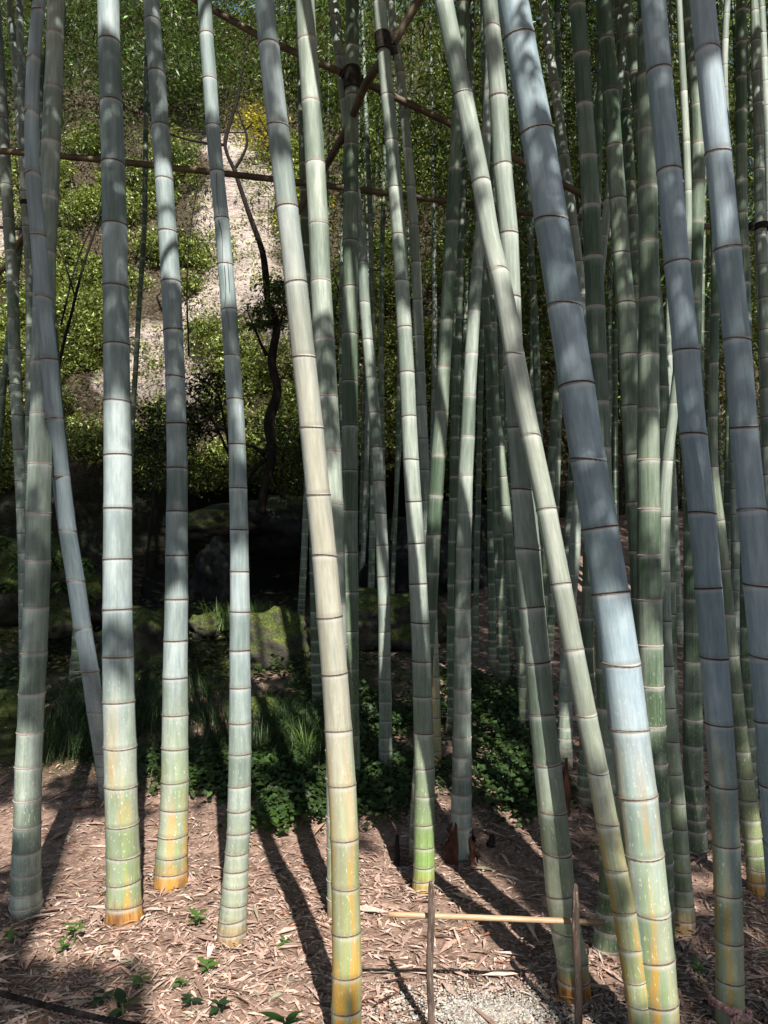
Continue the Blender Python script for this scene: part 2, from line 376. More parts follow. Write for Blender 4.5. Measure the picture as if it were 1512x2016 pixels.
FOOT = {'K3': (.12, .1), 'K5': (.82, 1), 'K6': (.78, .8), 'K7': (.55, .6), 'K8': (1.0, .2), 'K9': (.5, .4), 'K10': (.3, .2), 'K13': (.9, .6), 'K17': (.0, 0), 'K22': (.9, .2), 'K23': (.6, 1), 'K25': (.9, .1), 'K27': (.15, 0), 'K29': (.2, .2), 'K31': (.85, .1), 'K36': (.35, .6), 'K37': (.5, .8), 'K48': (.1, .1), 'K33': (.1, 0), 'K15': (.8, .6)}   # how far the lower stem has yellowed, how rusty its foot is
def hermite(zq, z, v):
    m = np.gradient(v, z); k = np.clip(np.searchsorted(z, zq)-1, 0, len(z)-2)
    h = z[k+1]-z[k]; t = (zq-z[k])/h
    return ((2*t**3-3*t**2+1)*v[k] + (t**3-2*t**2+t)*h*m[k] + (-2*t**3+3*t**2)*v[k+1] + (t**3-t**2)*h*m[k+1])
def catmull(pts, n):
    A = np.array(pts, float); d = np.arange(len(A)); q = np.linspace(0, len(A)-1, n)
    return np.stack([hermite(q, d, A[:, k]) for k in range(A.shape[1])], -1)
def auto_rings(z0, ztop, dia):
    out = []; z = z0+0.05; st = 0.055
    while z < ztop:
        out.append(z); z += st*random.uniform(0.93, 1.07); st = min(st*1.13, 2.6*dia)
    return out
def culm(key, label, pts, kind, rings=None, ring='d', H=11.0, Y=None, sides=20, group=None, hide=False, name='bamboo_culm', ring_parts=True, flare=1.0, dY=0.0):
    pts = sorted(pts, key=lambda p: -p[1])           # base first
    b = pts[0]
    if Y is None: Y = gnd(b[0], b[1]).y
    YP = [Y + dY*(b[1]-p[1])/max(b[1], 1) for p in pts]
    P = [at(p[0], p[1], yy) for p, yy in zip(pts, YP)]
    z = np.array([p.z for p in P]); x = np.array([p.x for p in P])
    lean = np.gradient(x, z)
    rad = np.array([p[2]/2*mpp(p[0], p[1], yy) for p, yy in zip(pts, YP)])/np.sqrt(1+lean**2)
    base_z = float(gz(P[0].x, Y))
    if z[0] > base_z + 0.02:                           # foot hidden in the photo: run it down to the ground
        sl = (x[1]-x[0])/(z[1]-z[0])*0.7
        z = np.insert(z, 0, base_z); x = np.insert(x, 0, x[0]-sl*(z[1]-base_z)); rad = np.insert(rad, 0, rad[0]*1.06)
    else:
        base_z = z[0]
    ztop_vis = z[-1]; yA, yB, zA, zB = Y, YP[-1], z[0], z[-1]
    def yf(q): return yA + (yB-yA)*np.clip((q-zA)/(zB-zA), 0, 1.6)
    # beyond the frame
    sl = np.interp(0, [0], [(x[-1]-x[-2])/(z[-1]-z[-2])])
    for fz in (0.33, 0.66, 1.0):
        zz = ztop_vis + (H-ztop_vis)*fz
        x = np.append(x, x[-1] + sl*(zz-z[-1])); z = np.append(z, zz); rad = np.append(rad, rad[-1]*(0.72 if fz < 1 else 0.35)); sl *= 0.8
    x = np.insert(x, 0, x[0]-(x[1]-x[0])/(z[1]-z[0])*0.12); z = np.insert(z, 0, z[0]-0.12); rad = np.insert(rad, 0, rad[0]*1.03)
    def pos(q): return float(hermite(np.array([q]), z, x)[0]), float(np.interp(q, z, rad))
    if rings is not None:
        rz = sorted(at(b[0], r, Y + dY*(b[1]-r)/max(b[1], 1)).z for r in rings)
        r0 = rz[0]
        if r0 > base_z+0.25:
            rz = [q for q in auto_rings(base_z, r0-0.06, 2*rad[1]) if q < r0-0.07] + rz
        st = (rz[-1]-rz[-2]) if len(rz) > 1 else .25
        while rz[-1] < ztop_vis+1.2: rz.append(rz[-1]+st)
    else: rz = auto_rings(base_z, ztop_vis+0.8, 2*rad[1])
    st = [z[0]] + list(np.arange(base_z-0.05, ztop_vis+1.0, 0.07)) + list(np.arange(ztop_vis+1.0, H, 0.45)) + [H]
    for q in rz:
        r = np.interp(q, z, rad); st = [v for v in st if abs(v-q) > 0.55*r] + [q-0.5*r, q-0.12*r, q, q+0.14*r, q+0.5*r]
    st = np.array(sorted(st)); n = len(st)
    cxs = hermite(st, z, x); rr = np.interp(st, z, rad)
    rza = np.array(rz); dn = np.full(n, 9.0); da = np.full(n, 9.0)
    for k, q in enumerate(st):
        up = rza[rza >= q-1e-6]; dw = rza[rza <= q+1e-6]
        if len(up): dn[k] = up[0]-q
        if len(dw): da[k] = q-dw[-1]
    swell = 1 + 0.034*np.exp(-np.minimum(dn, da)/(0.35*rr)) - 0.010*np.exp(-((da-0.55*rr)/(0.4*rr))**2)
    foot = 1 + 0.0*st
    rr = rr*swell*foot
    th = np.linspace(0, 2*math.pi, sides+1)
    tx = np.gradient(cxs, st)
    # ring frame follows the lean
    ax = np.stack([np.ones(n), np.zeros(n), -tx], -1); ax = unit(ax); ay = np.array([0, 1.0, 0])
    C = np.stack([cxs, yf(st), st], -1)
    wig = 0.010*np.sin(st*2.1+sum(map(ord, key)) % 7); C[:, 1] += wig*np.clip((st-base_z)*1.0, 0, 1)
    V = C[:, None] + rr[:, None, None]*(ax[:, None]*np.cos(th)[None, :, None] + ay[None, None]*np.sin(th)[None, :, None])
    V = V.reshape(-1, 3); w = sides+1
    i = np.arange(n-1)[:, None]*w; j = np.arange(sides)[None]
    Q = np.stack([i+j, i+j+1, i+w+j+1, i+w+j], -1).reshape(-1, 4)
    U = np.tile(th/(2*math.pi), n); Hh = np.repeat(st-base_z, w)
    uv = np.stack([U[Q.ravel()], Hh[Q.ravel()]], -1)
    root = empty(name, (P[0].x, Y, base_z), label, 'bamboo', group)
    o = mesh_np('stem', V, Q, M['stem_lime' if key == 'K13' else 'stem'], smooth=True, uv=uv, parent=root)
    rsg = np.random.default_rng(abs(hash(key)) % 9973 if False else sum(map(ord, key))); seg = rsg.random(len(rza)+2)[np.searchsorted(rza, st-1e-6)]
    for nm, dd in (('node', dn), ('nodeup', da), ('seg', seg)):
        a = o.data.attributes.new(nm, 'FLOAT', 'POINT'); a.data.foreach_set('value', np.repeat(dd, w).astype(np.float32))
    k3 = {'blue': (0.98, .25, .0), 'bluey': (0.80, .9, .05), 'green': (0.56, .35, .0), 'deep': (0.16, .3, .0), 'mid': (0.62, .22, .0), 'tan': (0.8, .8, .85), 'dark': (0.02, .2, .0), 'olive': (0.08, .6, .1), 'pale': (0.62, 1.0, .3), 'lime': (0.60, 1.0, .0)}[kind]
    yo, ru = FOOT.get(key, (k3[1]*0.6, 0.25)); o.color = (k3[0], yo, k3[2], ru)
    for k, q in enumerate(rz):
        if q > ztop_vis+0.9 or not ring_parts: break
        xx, r = pos(q); slp = float(np.interp(q, st, tx)); yy = float(np.interp(q, st, C[:, 1]))
        ro = bpy.data.objects.new('node_ring', RINGS['b' if ring == 'd' and q-base_z < random.uniform(0.5, 1.3) else ring][random.randrange(4)]); COL.objects.link(ro)
        r = r*1.03
        tl = 0.05 if q-base_z < 0.6 else 0.02
        ro.rotation_euler = (random.uniform(-tl, tl), math.atan(slp)+random.uniform(-tl, tl), random.uniform(0, 6.28))
        ro.scale = (r, r, min(r, 0.05)*(0.72 if ring == 'p' else 0.70 if q-base_z < 1.0 else 0.92)*random.uniform(0.85, 1.1))
        ro.location = (xx, yy, q); ro.parent = o
    CULMS[key] = dict(root=root, stem=o, Y=Y, z=z, x=x, H=H, top=ztop_vis, yf=yf, zr=(base_z, ztop_vis), r=lambda q, z=z, rad=rad: float(np.interp(q, z, rad)))
    return root

B1 = 'slender culms standing behind the front row'
C = culm
C('K3', 'stout grey-green culm with pale rings in the left corner, tall and slightly leaning right', [(109,0,33),(106,100,33),(100,250,35),(95,390,38),(89,504,41),(88,611,42),(86,717,43),(84,816,43),(80,916,45),(77,1010,46),(75,1103,47),(70,1196,48),(66,1285,48),(61,1366,49),(58,1441,49),(55,1512,50),(53,1622,51),(52,1675,53),(51,1755,57),(52,1802,62)], 'mid',
  [68,173,280,390,500,611,716,816,914,1010,1104,1196,1285,1366,1441,1508,1572,1624,1675,1717,1755,1780], 'p')
C('K4', 'blue-grey culm leaning left behind the thick orange-footed one', [(75,0,26),(86,100,27),(103,277,27),(115,397,27),(131,515,28),(144,630,29),(155,740,30),(163,847,31),(171,949,32),(178,1048,32),(187,1140,33),(193,1228,33),(200,1311,33),(204,1393,33),(210,1475,34),(216,1570,36)], 'blue',
  dY=-2.1, rings=[22,148,273,397,515,631,741,847,949,1048,1140,1228,1311,1393,1475])
C('K5', 'thick pale blue-grey culm with bright orange-yellow foot in sunlit litter', [(215,0,42),(216,87,42),(219,203,43),(222,323,45),(224,443,47),(226,564,48),(228,679,49),(230,791,51),(232,896,53),(233,1001,54),(233,1101,55),(233,1199,56),(234,1291,59),(235,1380,60),(237,1468,62),(238,1545,62),(240,1619,63),(242,1680,64),(243,1732,65),(244,1779,67),(245,1809,71),(245,1820,72)], 'bluey',
  [87,203,323,443,564,679,791,896,1001,1101,1199,1291,1380,1468,1545,1619,1680,1732,1779,1809])
C('K6', 'green-grey culm with yellow patches and rusty brown foot beside the orange-footed culm', [(298,0,31),(301,45,31),(310,148,33),(317,253,34),(324,357,35),(330,457,36),(336,556,38),(340,651,38),(344,742,38),(346,834,39),(348,922,40),(348,1007,41),(348,1094,43),(348,1179,45),(347,1260,46),(346,1333,48),(346,1405,50),(345,1471,51),(345,1535,53),(343,1590,54),(341,1640,57),(338,1680,60),(337,1712,64),(336,1740,67)], 'bluey',
  [45,148,253,357,457,556,651,742,834,922,1007,1094,1179,1260,1333,1405,1471,1535,1590,1640,1680,1712])
C('K7', 'blue-grey culm with long hairline cracks, brightly sunlit in the middle, tan foot', [(403,0,27),(407,72,27),(414,160,28),(420,252,28),(428,342,28),(437,433,29),(444,522,30),(451,611,32),(456,700,32),(462,787,33),(466,874,33),(468,961,35),(470,1043,36),(471,1125,37),(472,1204,39),(472,1280,40),(473,1352,41),(473,1421,43),(473,1481,44),(472,1544,44),(471,1592,45),(470,1637,45),(467,1675,46),(465,1710,48),(461,1775,52),(459,1805,54),(457,1830,57),(455,1860,58)], 'bluey',
  [72,160,252,342,433,522,611,700,787,874,961,1043,1125,1204,1280,1352,1421,1481,1544,1592,1637,1675,1710,1742,1775,1805,1830])
C('K8', 'tan sunlit culm with orange streaks, leaning across the centre, foot below the frame', [(521,0,38),(530,95,41),(548,253,42),(566,412,43),(583,561,45),(598,704,46),(613,842,47),(626,974,48),(638,1095,49),(648,1215,51),(658,1326,52),(666,1438,54),(673,1544,55),(678,1649,55),(680,1741,55),(682,1832,57),(683,1914,58),(682,1984,59),(682,2050,60)], 'tan',
  [95,253,412,561,704,842,974,1095,1215,1326,1438,1544,1649,1741,1832,1914,1984])
C('K9', 'smooth green culm with pale rings right behind the tan central culm', [(600,0,38),(604,78,38),(613,202,39),(620,322,39),(627,443,40),(632,556,40),(638,671,42),(644,782,42),(650,889,42),(654,992,43),(657,1095,43),(659,1188,44),(662,1400,44),(665,1600,45),(668,1812,47)], 'green',
  [78,202,322,443,556,671,782,889,992,1090,1188,1270,1350,1420,1478,1530,1607,1668,1729,1767,1805], 'p')
C('K10', 'straight green culm with black lashing near the top, right of the tan central culm', [(694,0,26),(694,92,27),(693,190,28),(692,287,28),(691,382,29),(690,477,30),(690,567,30),(689,659,31),(689,839,32),(688,1005,33),(689,1165,33),(690,1383,34),(692,1548,36)], 'deep',
  [92,190,287,382,477,567,659,751,839,926,1005,1088,1165,1242,1315,1383,1445,1505], 'd')
C('K11', 'slim grey-green culm with a strongly sunlit lower half, between the two lashed culms', [(656,0,19),(669,113,20),(690,300,20),(713,504,20),(718,597,21),(724,671,21),(731,744,22),(737,814,22),(742,882,22),(746,947,22),(749,1011,24),(752,1073,24),(754,1135,24),(756,1190,24),(757,1244,24),(757,1291,24),(759,1418,25),(759,1478,26),(759,1518,28)], 'mid',
  [33,113,197,280,360,440,518,597,671,744,814,882,947,1011,1073,1135,1190,1244,1291,1338,1380,1418,1451,1478])
C('K13', 'green culm with bright lime foot standing behind the charred post', [(747,0,26),(763,188,26),(771,278,26),(778,370,27),(785,463,27),(788,504,28),(791,554,28),(796,646,29),(801,735,30),(805,821,30),(809,906,31),(814,988,32),(820,1070,34),(823,1150,35),(827,1226,36),(830,1302,37),(832,1371,38),(834,1443,39),(836,1512,40),(835,1620,41),(835,1665,41),(834,1730,42),(831,1760,43)], 'lime',
  [5,95,188,278,370,463,554,646,735,821,906,988,1070,1150,1226,1302,1371,1443,1510,1565,1620,1665,1702,1730], 'd')
C('K15', 'slim grey-blue dappled culm just right of the lime-footed one', [(769,0,15),(776,67,16),(788,145,18),(795,220,18),(802,295,18),(809,370,18),(814,445,19),(819,517,19),(822,591,19),(825,661,19),(828,732,19),(830,799,20),(833,864,20),(836,926,20),(839,986,20),(847,1150,21),(853,1300,22),(858,1510,24)], 'mid',
  [0,67,145,220,295,370,445,517,591,661,732,799,864,926,986,1042,1095,1146,1195,1242,1288,1332,1374,1412,1448,1478])
C('K14', 'dark culm with pale rings crossing behind the lime-footed one from upper right', [(910,0,21),(906,115,22),(901,222,23),(896,333,24),(890,437,25),(885,537,26),(879,632,26),(874,724,26),(869,812,27),(863,897,28),(858,977,28),(853,1055,28),(850,1128,28),(846,1201,28),(841,1268,28),(832,1450,29),(823,1600,30),(820,1690,31)], 'deep',
  [10,115,222,333,437,537,632,724,812,897,977,1055,1128,1201,1268,1330,1388,1443,1495,1543,1582,1620,1650], 'p')
C('K17', 'grey-green culm with close white rings standing on a torn red-brown sheath', [(968,0,17),(963,150,18),(957,268,19),(950,400,21),(941,504,22),(933,614,25),(928,697,26),(924,780,26),(921,860,28),(917,937,29),(915,1012,30),(913,1080,30),(912,1142,31),(911,1200,32),(911,1255,33),(910,1356,34),(909,1450,37),(909,1527,38),(908,1597,41),(908,1627,42),(908,1690,40)], 'mid',
  [90,180,268,355,440,529,614,697,780,860,937,1012,1080,1142,1200,1255,1305,1356,1403,1450,1490,1527,1562,1597,1627], 'p')
C('K18', 'thin dark green culm with fine pale rings just left of the white-ringed one', [(930,0,11),(921,250,12),(912,374,13),(907,510,13),(905,586,14),(903,641,14),(899,751,15),(897,806,16),(895,904,16),(893,952,16),(892,1008,15),(889,1088,14),(888,1168,14),(887,1275,15),(886,1421,15),(884,1440,16)], 'dark', None, 'p')
C('K19', 'slim dark culm with light dapples right of the white-ringed one', [(935,300,15),(945,480,16),(955,585,16),(960,642,17),(972,757,18),(976,811,18),(983,871,19),(987,924,19),(993,979,20),(1000,1050,20),(1013,1200,21),(1030,1341,22),(1034,1441,23)], 'deep', None, 'd')
C('K20', 'very thin dark culm low in the gap right of the white-ringed culm', [(958,300,9),(955,500,9),(946,780,10),(941,1008,11),(938,1150,11),(936,1298,12)], 'dark', None, 'p', group=None)
C('K21', 'dark culm in deep shade nearest to the slim dappled one', [(955,300,12),(962,700,13),(966,1008,14),(968,1150,15),(970,1310,16)], 'dark', None, 'p')
C('K21b', 'dark culm with faint rings leaning right in deep shade over the ground cover', [(965,400,14),(975,800,16),(982,1100,19),(990,1240,20),(994,1345,21)], 'dark', None, 'p')
C('K22', 'slender pale yellow-green culm leaning steeply from top centre to the lower right rail', [(874,0,37),(912,185,37),(947,362,37),(972,504,38),(981,537,39),(1012,700,39),(1044,860,39),(1076,1008,40),(1104,1150,41),(1130,1280,41),(1155,1406,42),(1178,1519,42),(1197,1624,44),(1213,1712,46),(1230,1795,47),(1241,1865,47),(1250,1925,47),(1258,1972,49),(1264,2016,50),(1272,2095,52)], 'pale',
  [3,185,362,537,700,860,1004,1150,1280,1406,1519,1624,1712,1795,1865,1925,1972])
C('K23', 'green culm with glaring white upper part and rusty orange foot behind the right charred post', [(965,0,31),(970,53,31),(982,190,36),(989,327,37),(1001,462,37),(1005,589,38),(1010,722,39),(1019,844,43),(1029,980,46),(1037,1081,49),(1046,1195,50),(1057,1301,50),(1066,1405,51),(1077,1500,54),(1087,1594,56),(1096,1675,57),(1104,1759,58),(1118,1850,60),(1126,1889,61),(1129,1925,62),(1131,1962,65)], 'lime',
  [53,190,327,462,589,722,844,965,1081,1195,1301,1405,1500,1594,1675,1759,1826,1889,1925], dY=-0.4)
C('K25', 'thickest blue-grey culm with dark rings, leaning right, yellow lower end', [(1009,0,60),(1022,78,60),(1057,262,63),(1086,437,65),(1112,604,66),(1136,761,68),(1158,907,68),(1180,1040,70),(1200,1168,71),(1219,1303,74),(1235,1433,75),(1251,1562,77),(1264,1675,77),(1277,1787,77),(1287,1880,77),(1297,2010,78),(1304,2100,80)], 'blue',
  [78,262,437,604,761,907,1040,1168,1303,1433,1562,1675,1787,1880,1965], dY=0.2)
C('K27', 'grey-green culm with widened white-ringed foot behind the steep pale one', [(1136,0,30),(1145,110,32),(1150,210,32),(1157,312,33),(1162,410,35),(1167,510,36),(1171,607,37),(1175,702,37),(1179,793,38),(1183,884,39),(1188,1055,41),(1194,1200,43),(1197,1318,44),(1200,1470,44),(1203,1680,45),(1203,1755,48),(1200,1800,51),(1197,1840,55),(1196,1880,58)], 'deep',
  [13,110,210,312,410,510,607,702,793,884,970,1055,1140,1225,1318,1395,1470,1540,1612,1685,1755,1795,1828,1862], 'p')
C('K28', 'dark grey-green shaded culm left of the pale-ringed one in the right half', [(1189,0,28),(1195,77,30),(1203,180,31),(1210,287,31),(1217,393,32),(1223,504,34),(1231,599,36),(1236,700,36),(1241,800,37),(1252,990,38),(1265,1200,39),(1278,1450,40),(1288,1700,43)], 'deep',
  [77,180,287,393,500,599,700,800,897,990,1085,1175,1262,1345,1425,1498,1560,1612,1655], 'd')
C('K29', 'straight dark green culm with white rings between the thickest culm and the blue one', [(1273,0,32),(1275,250,35),(1276,370,36),(1276,478,38),(1277,591,39),(1275,701,40),(1275,807,41),(1275,907,43),(1277,1002,44),(1277,1093,45),(1279,1181,47),(1281,1270,48),(1283,1351,49),(1286,1429,50),(1289,1503,50),(1292,1574,52),(1295,1635,53),(1297,1694,54),(1298,1785,55),(1299,1860,58)], 'deep',
  [42,150,257,370,478,591,701,807,907,1002,1093,1181,1270,1351,1429,1503,1574,1635,1694,1742,1785], 'p')
C('K30', 'slim shaded culm crossing at the top, right of the dark grey-green one', [(1230,0,22),(1241,70,23),(1253,165,23),(1270,330,24),(1285,520,25),(1298,700,26),(1312,1000,28),(1322,1500,30)], 'deep', None, 'd', Y=4.6)
C('K30b', 'slim grey culm hidden mostly behind the dark grey-green one near the top', [(1215,0,17),(1225,115,19),(1232,220,20),(1240,330,20),(1250,500,22),(1255,700,23),(1262,1000,24),(1268,1400,26)], 'deep', None, 'd', Y=5.3)
C('K31', 'blue-grey culm with pink rope knotted around its yellow foot', [(1288,0,47),(1299,140,47),(1317,340,47),(1331,521,48),(1348,692,49),(1363,857,50),(1381,1011,51),(1395,1158,51),(1408,1295,51),(1418,1426,52),(1426,1547,52),(1431,1662,52),(1434,1760,52),(1436,1850,52),(1437,1927,53),(1437,2030,55)], 'blue',
  [140,340,521,692,857,1011,1158,1295,1426,1547,1662,1760,1850,1927])
C('K32', 'blue-grey culm with dark rings at the right edge, its foot outside the frame', [(1386,0,47),(1395,100,47),(1413,303,49),(1429,493,50),(1445,674,51),(1458,844,51),(1473,1006,53),(1486,1151,54),(1500,1291,54),(1512,1416,55),(1523,1542,56),(1542,1800,57),(1556,2020,59)], 'blue',
  [100,303,493,674,844,1006,1151,1291,1416,1542,1660,1765,1850], dY=-0.45)
C('K33', 'dark green culm with close pale rings left of the rope-tied one', [(1345,0,23),(1360,100,24),(1370,200,25),(1374,285,26),(1372,437,28),(1370,520,28),(1368,600,29),(1364,800,30),(1361,1008,31),(1361,1116,32),(1362,1245,33),(1362,1303,34),(1363,1361,36),(1364,1468,37),(1367,1545,38),(1369,1612,39),(1372,1680,43)], 'deep',
  [45,130,210,285,358,437,517,595,680,760,840,915,980,1048,1116,1180,1245,1303,1361,1416,1468,1545,1580,1612,1634], 'p')
C('K36', 'slim bent culm, white near the top, green foot left of the rope-tied one', [(1338,0,12),(1342,100,13),(1347,207,14),(1351,310,14),(1353,422,15),(1345,600,17),(1327,792,19),(1313,927,22),(1308,1131,25),(1312,1300,28),(1318,1418,30),(1330,1552,32),(1334,1609,33),(1340,1702,36),(1345,1772,38),(1347,1802,41),(1347,1832,43)], 'green', None, 'd')
C('K37', 'olive-brown shaded culm leaning right between the two blue right-hand culms', [(1404,300,16),(1408,504,17),(1404,700,17),(1402,810,17),(1404,920,18),(1420,1050,19),(1434,1185,21),(1447,1323,25),(1459,1451,29),(1476,1600,35),(1487,1690,37),(1494,1755,41)], 'olive', None, 'd')
C('K39', 'plain dark green culm right of the blue one at the top right', [(1458,0,18),(1458,117,19),(1460,280,21),(1462,437,22),(1466,504,22),(1468,600,22),(1469,850,23),(1469,1220,24),(1474,1440,25),(1480,1610,27)], 'dark', None, 'p')
C('K40', 'grey culm with dark rings and black lashing at the right border', [(1483,0,15),(1487,83,19),(1490,142,19),(1493,203,19),(1496,333,20),(1500,462,21),(1503,522,22),(1508,650,24),(1512,900,26),(1518,1100,28),(1526,1560,32)], 'mid', [25,83,142,203,268,333,397,462,522,588,650,707,765,822,880,935])
C('K41', 'pale dappled slim culm cut by the right border', [(1500,0,13),(1506,150,14),(1512,320,15),(1516,500,16),(1524,900,18),(1530,1400,21)], 'mid', None, 'd', Y=6.2)
C('K42', 'sunlit white slim culm at the top, left of the plain dark green one', [(1432,0,12),(1428,87,13),(1427,143,13),(1432,300,14),(1440,500,15),(1446,900,17),(1450,1420,20)], 'mid', None, 'd', Y=6.4)
C('K43', 'slim grey-green culm beside the thickest culm, leaning the same way at the top', [(1070,0,16),(1081,92,17),(1093,163,18),(1102,235,18),(1111,307,19),(1120,377,19),(1128,447,19),(1137,517,19),(1160,700,20),(1182,860,21),(1212,1080,22),(1232,1260,23),(1245,1440,25)], 'mid',
  [22,92,163,235,307,377,447,517,585,650,712,772,830,886,940,992,1042,1090,1136,1180,1222,1262,1300])
C('K44', 'slim dark culm behind the steep pale one, leaning left towards its foot', [(1125,560,12),(1108,680,13),(1095,776,14),(1091,824,15),(1088,874,15),(1085,922,16),(1078,1040,17),(1070,1200,18),(1062,1400,20)], 'dark', None, 'p')
C('K45', 'grey culm with white rings between the pale steep one and the orange-footed green one', [(1180,560,16),(1150,860,18),(1134,1040,21),(1131,1098,23),(1122,1200,24),(1114,1353,26),(1113,1431,28),(1113,1508,30)], 'mid', None, 'p')
C('K46', 'dark culm seen low between the steep pale culm and the thickest one', [(1168,700,17),(1160,1000,19),(1157,1175,21),(1157,1230,24),(1158,1350,26),(1154,1480,27),(1150,1585,29)], 'dark', None, 'p')
C('K1', 'grey-green culm at the left border with thin dark rings', [(-6,40,18),(3,170,20),(11,330,21),(17,450,22),(24,560,22),(28,670,23),(38,860,23),(44,1010,23),(48,1150,24),(52,1330,26)], 'mid', None, 'd')
C('K2', 'grey-green culm with black lashing second from the left border', [(37,0,14),(42,150,15),(48,300,17),(52,440,18),(57,504,18),(59,600,18),(60,800,19),(60,1000,20),(62,1330,23)], 'mid', [40,108,176,245,312,380,447,512,576,640,702,762,820,877,932,985])
C('T1', 'thin grey culm in the top left corner crossing the lashed one', [(16,0,12),(24,70,13),(32,170,13),(46,330,14),(58,500,14),(70,800,15),(84,1290,18)], 'mid', None, 'd', Y=7.4)
C('T3', 'brownish thin culm behind the top of the stout left corner culm', [(127,0,9),(124,60,9),(119,140,10),(108,350,11),(99,600,12),(85,1000,13),(80,1290,15)], 'olive', None, 'd', Y=7.6)
C('K48', 'dark green shaded culm with curved foot on the mossy ground at left', [(90,380,12),(98,540,13),(108,690,15),(115,804,17),(120,859,19),(125,911,20),(130,959,21),(137,1008,22),(140,1050,22),(144,1088,22),(149,1165,23),(154,1198,24),(155,1228,24),(154,1275,25),(152,1310,27),(150,1344,31)], 'dark',
  [475,530,585,640,693,748,804,859,911,959,1008,1050,1088,1127,1165,1198,1228,1252,1278,1301,1318,1333], 'd')
C('K9c', 'dark culm in shade immediately left of the tan central culm low down', [(596,300,15),(605,650,16),(613,900,17),(617,1008,18),(620,1200,19),(626,1388,22)], 'dark', None, 'p')
C('K6b', 'very thin pale-ringed culm between the orange-footed and rusty-footed culms', [(291,0,9),(289,117,9),(286,320,10),(281,500,10),(279,529,10),(273,627,10),(268,721,10),(262,812,10),(259,870,10),(252,1050,11),(246,1200,12)], 'olive', None, 'p', Y=8.6)
C('K0', 'dark thin culm leaning off the left border low behind the grey-green ones', [(60,330,10),(38,490,11),(25,600,12),(12,720,13),(2,820,13),(-10,960,14),(-25,1180,15)], 'dark', None, 'd', Y=7.8)

# (hairline cracks of the cracked culm and the far culms)
# far slender culms, nobody could tell one from the next
def crack(key, pix, w=0.0009):
    c = CULMS[key]; P = []
    for px, py in pix:
        Yq = c['Y']; q = at(px, py, Yq); xc = float(np.interp(q.z, c['z'], c['x'])); r = c['r'](q.z); dx = max(-.95*r, min(.95*r, q.x-xc))
        P.append((xc+dx, float(np.interp(q.z, [c['z'][0], c['z'][-1]], [Yq, Yq]))-math.sqrt(r*r-dx*dx)-0.0105, q.z))
    tube('crack', catmull(P, 30), w, M['ring_dark'], 5).parent = c['stem']
far_spots = []
rf = random.Random(5)
for k in range(100):
    px = rf.uniform(980, 1530) if k < 60 or k >= 78 else rf.uniform(560, 980)
    Yf = rf.uniform(7.0, 16.5) if k < 60 or k >= 78 else rf.uniform(8.5, 12.5)
    far_spots.append((px, Yf))
FAR = []
for cr in ([(430,350),(432,400),(436,430)], [(434,440),(441,470),(443,520)], [(446,530),(449,570),(447,605)], [(452,520),(455,560),(456,580)], [(449,612),(453,630),(456,655)], [(463,890),(465,925),(466,950)]): crack('K7', cr)
def leaf_spray(center, n, spread, L0, L1, cols, droop=-0.5):
    c = np.asarray(center)
    P = c + rng.normal(size=(n, 3))*np.array([spread, spread, spread*0.55])
    D = unit(rng.normal(size=(n, 3))*np.array([1, 1, 0.5]) + np.array([0, 0, droop]))
    return P, D
def green_cols(n, base, var=0.35, warm=0.0):
    b = np.asarray(base)[None]; f = np.exp(rng.normal(size=(n, 1))*var)
    c = b*f; t = rng.random((n, 1))*warm
    return np.clip(c*(1-t) + np.array([[0.30, 0.27, 0.04]])*t, 0, 0.8)
for k, (px, Yf) in enumerate(far_spots):
    top = at(px, 300, Yf); dia = rf.uniform(0.055, 0.095); ln = rf.uniform(-0.09, 0.05)
    x0 = top.x; w = dia/mpp(px, 700, Yf)
    zb = float(gz(x0, Yf)); pxs = []
    for zz in (zb, zb+1.2, zb+2.6, zb+4.5, zb+6.5):
        xx = x0 - ln*(zz-zb) + 0.02*(zz-zb)**2*0.3*(1 if ln > 0 else -1)
        d = Vector((xx, Yf, zz-CAM_H)); yc = d.y*CP + d.z*SP; zc = -d.y*SP + d.z*CP
        pxs.append((756+F*d.x/yc, 1008-F*zc/yc, w*(1-0.055*(zz-zb))))
    H = rf.uniform(10, 13)
    near = Yf < 10
    r = culm('F%d' % k, 'slender culm in the dense grove far behind the front culms', pxs, rf.choice(['dark', 'dark', 'deep', 'deep', 'olive', 'mid']), None, rf.choice('dpp'), H=H, Y=Yf, sides=12,
             group='slender culms of the grove behind', ring_parts=near)
    c = CULMS['F%d' % k]
    Ps, Ds = [], []
    z0 = rf.uniform(3.6, 5.6) if k < 60 or k >= 78 else rf.uniform(5.0, 7.0)
    for q in range(44):
        zz = rf.uniform(z0, H-0.2); xx = float(np.interp(zz, c['z'], c['x'])); a = rf.uniform(0, 6.28); rr = rf.uniform(0.15, 1.2)
        p, d = leaf_spray((xx+rr*math.cos(a), Yf+rr*math.sin(a), zz-0.2*rr), 20, 0.20, 0, 0, None); Ps.append(p); Ds.append(d)
    P = np.vstack(Ps); D = np.vstack(Ds); n = len(P)
    o = leaf_obj('crown', P, D, rng.uniform(0.09, 0.16, n), rng.uniform(0.016, 0.028, n), green_cols(n, (0.05, 0.09, 0.022), 0.7, 0.25), M['leaf'], r)
    o['kind'] = 'stuff'

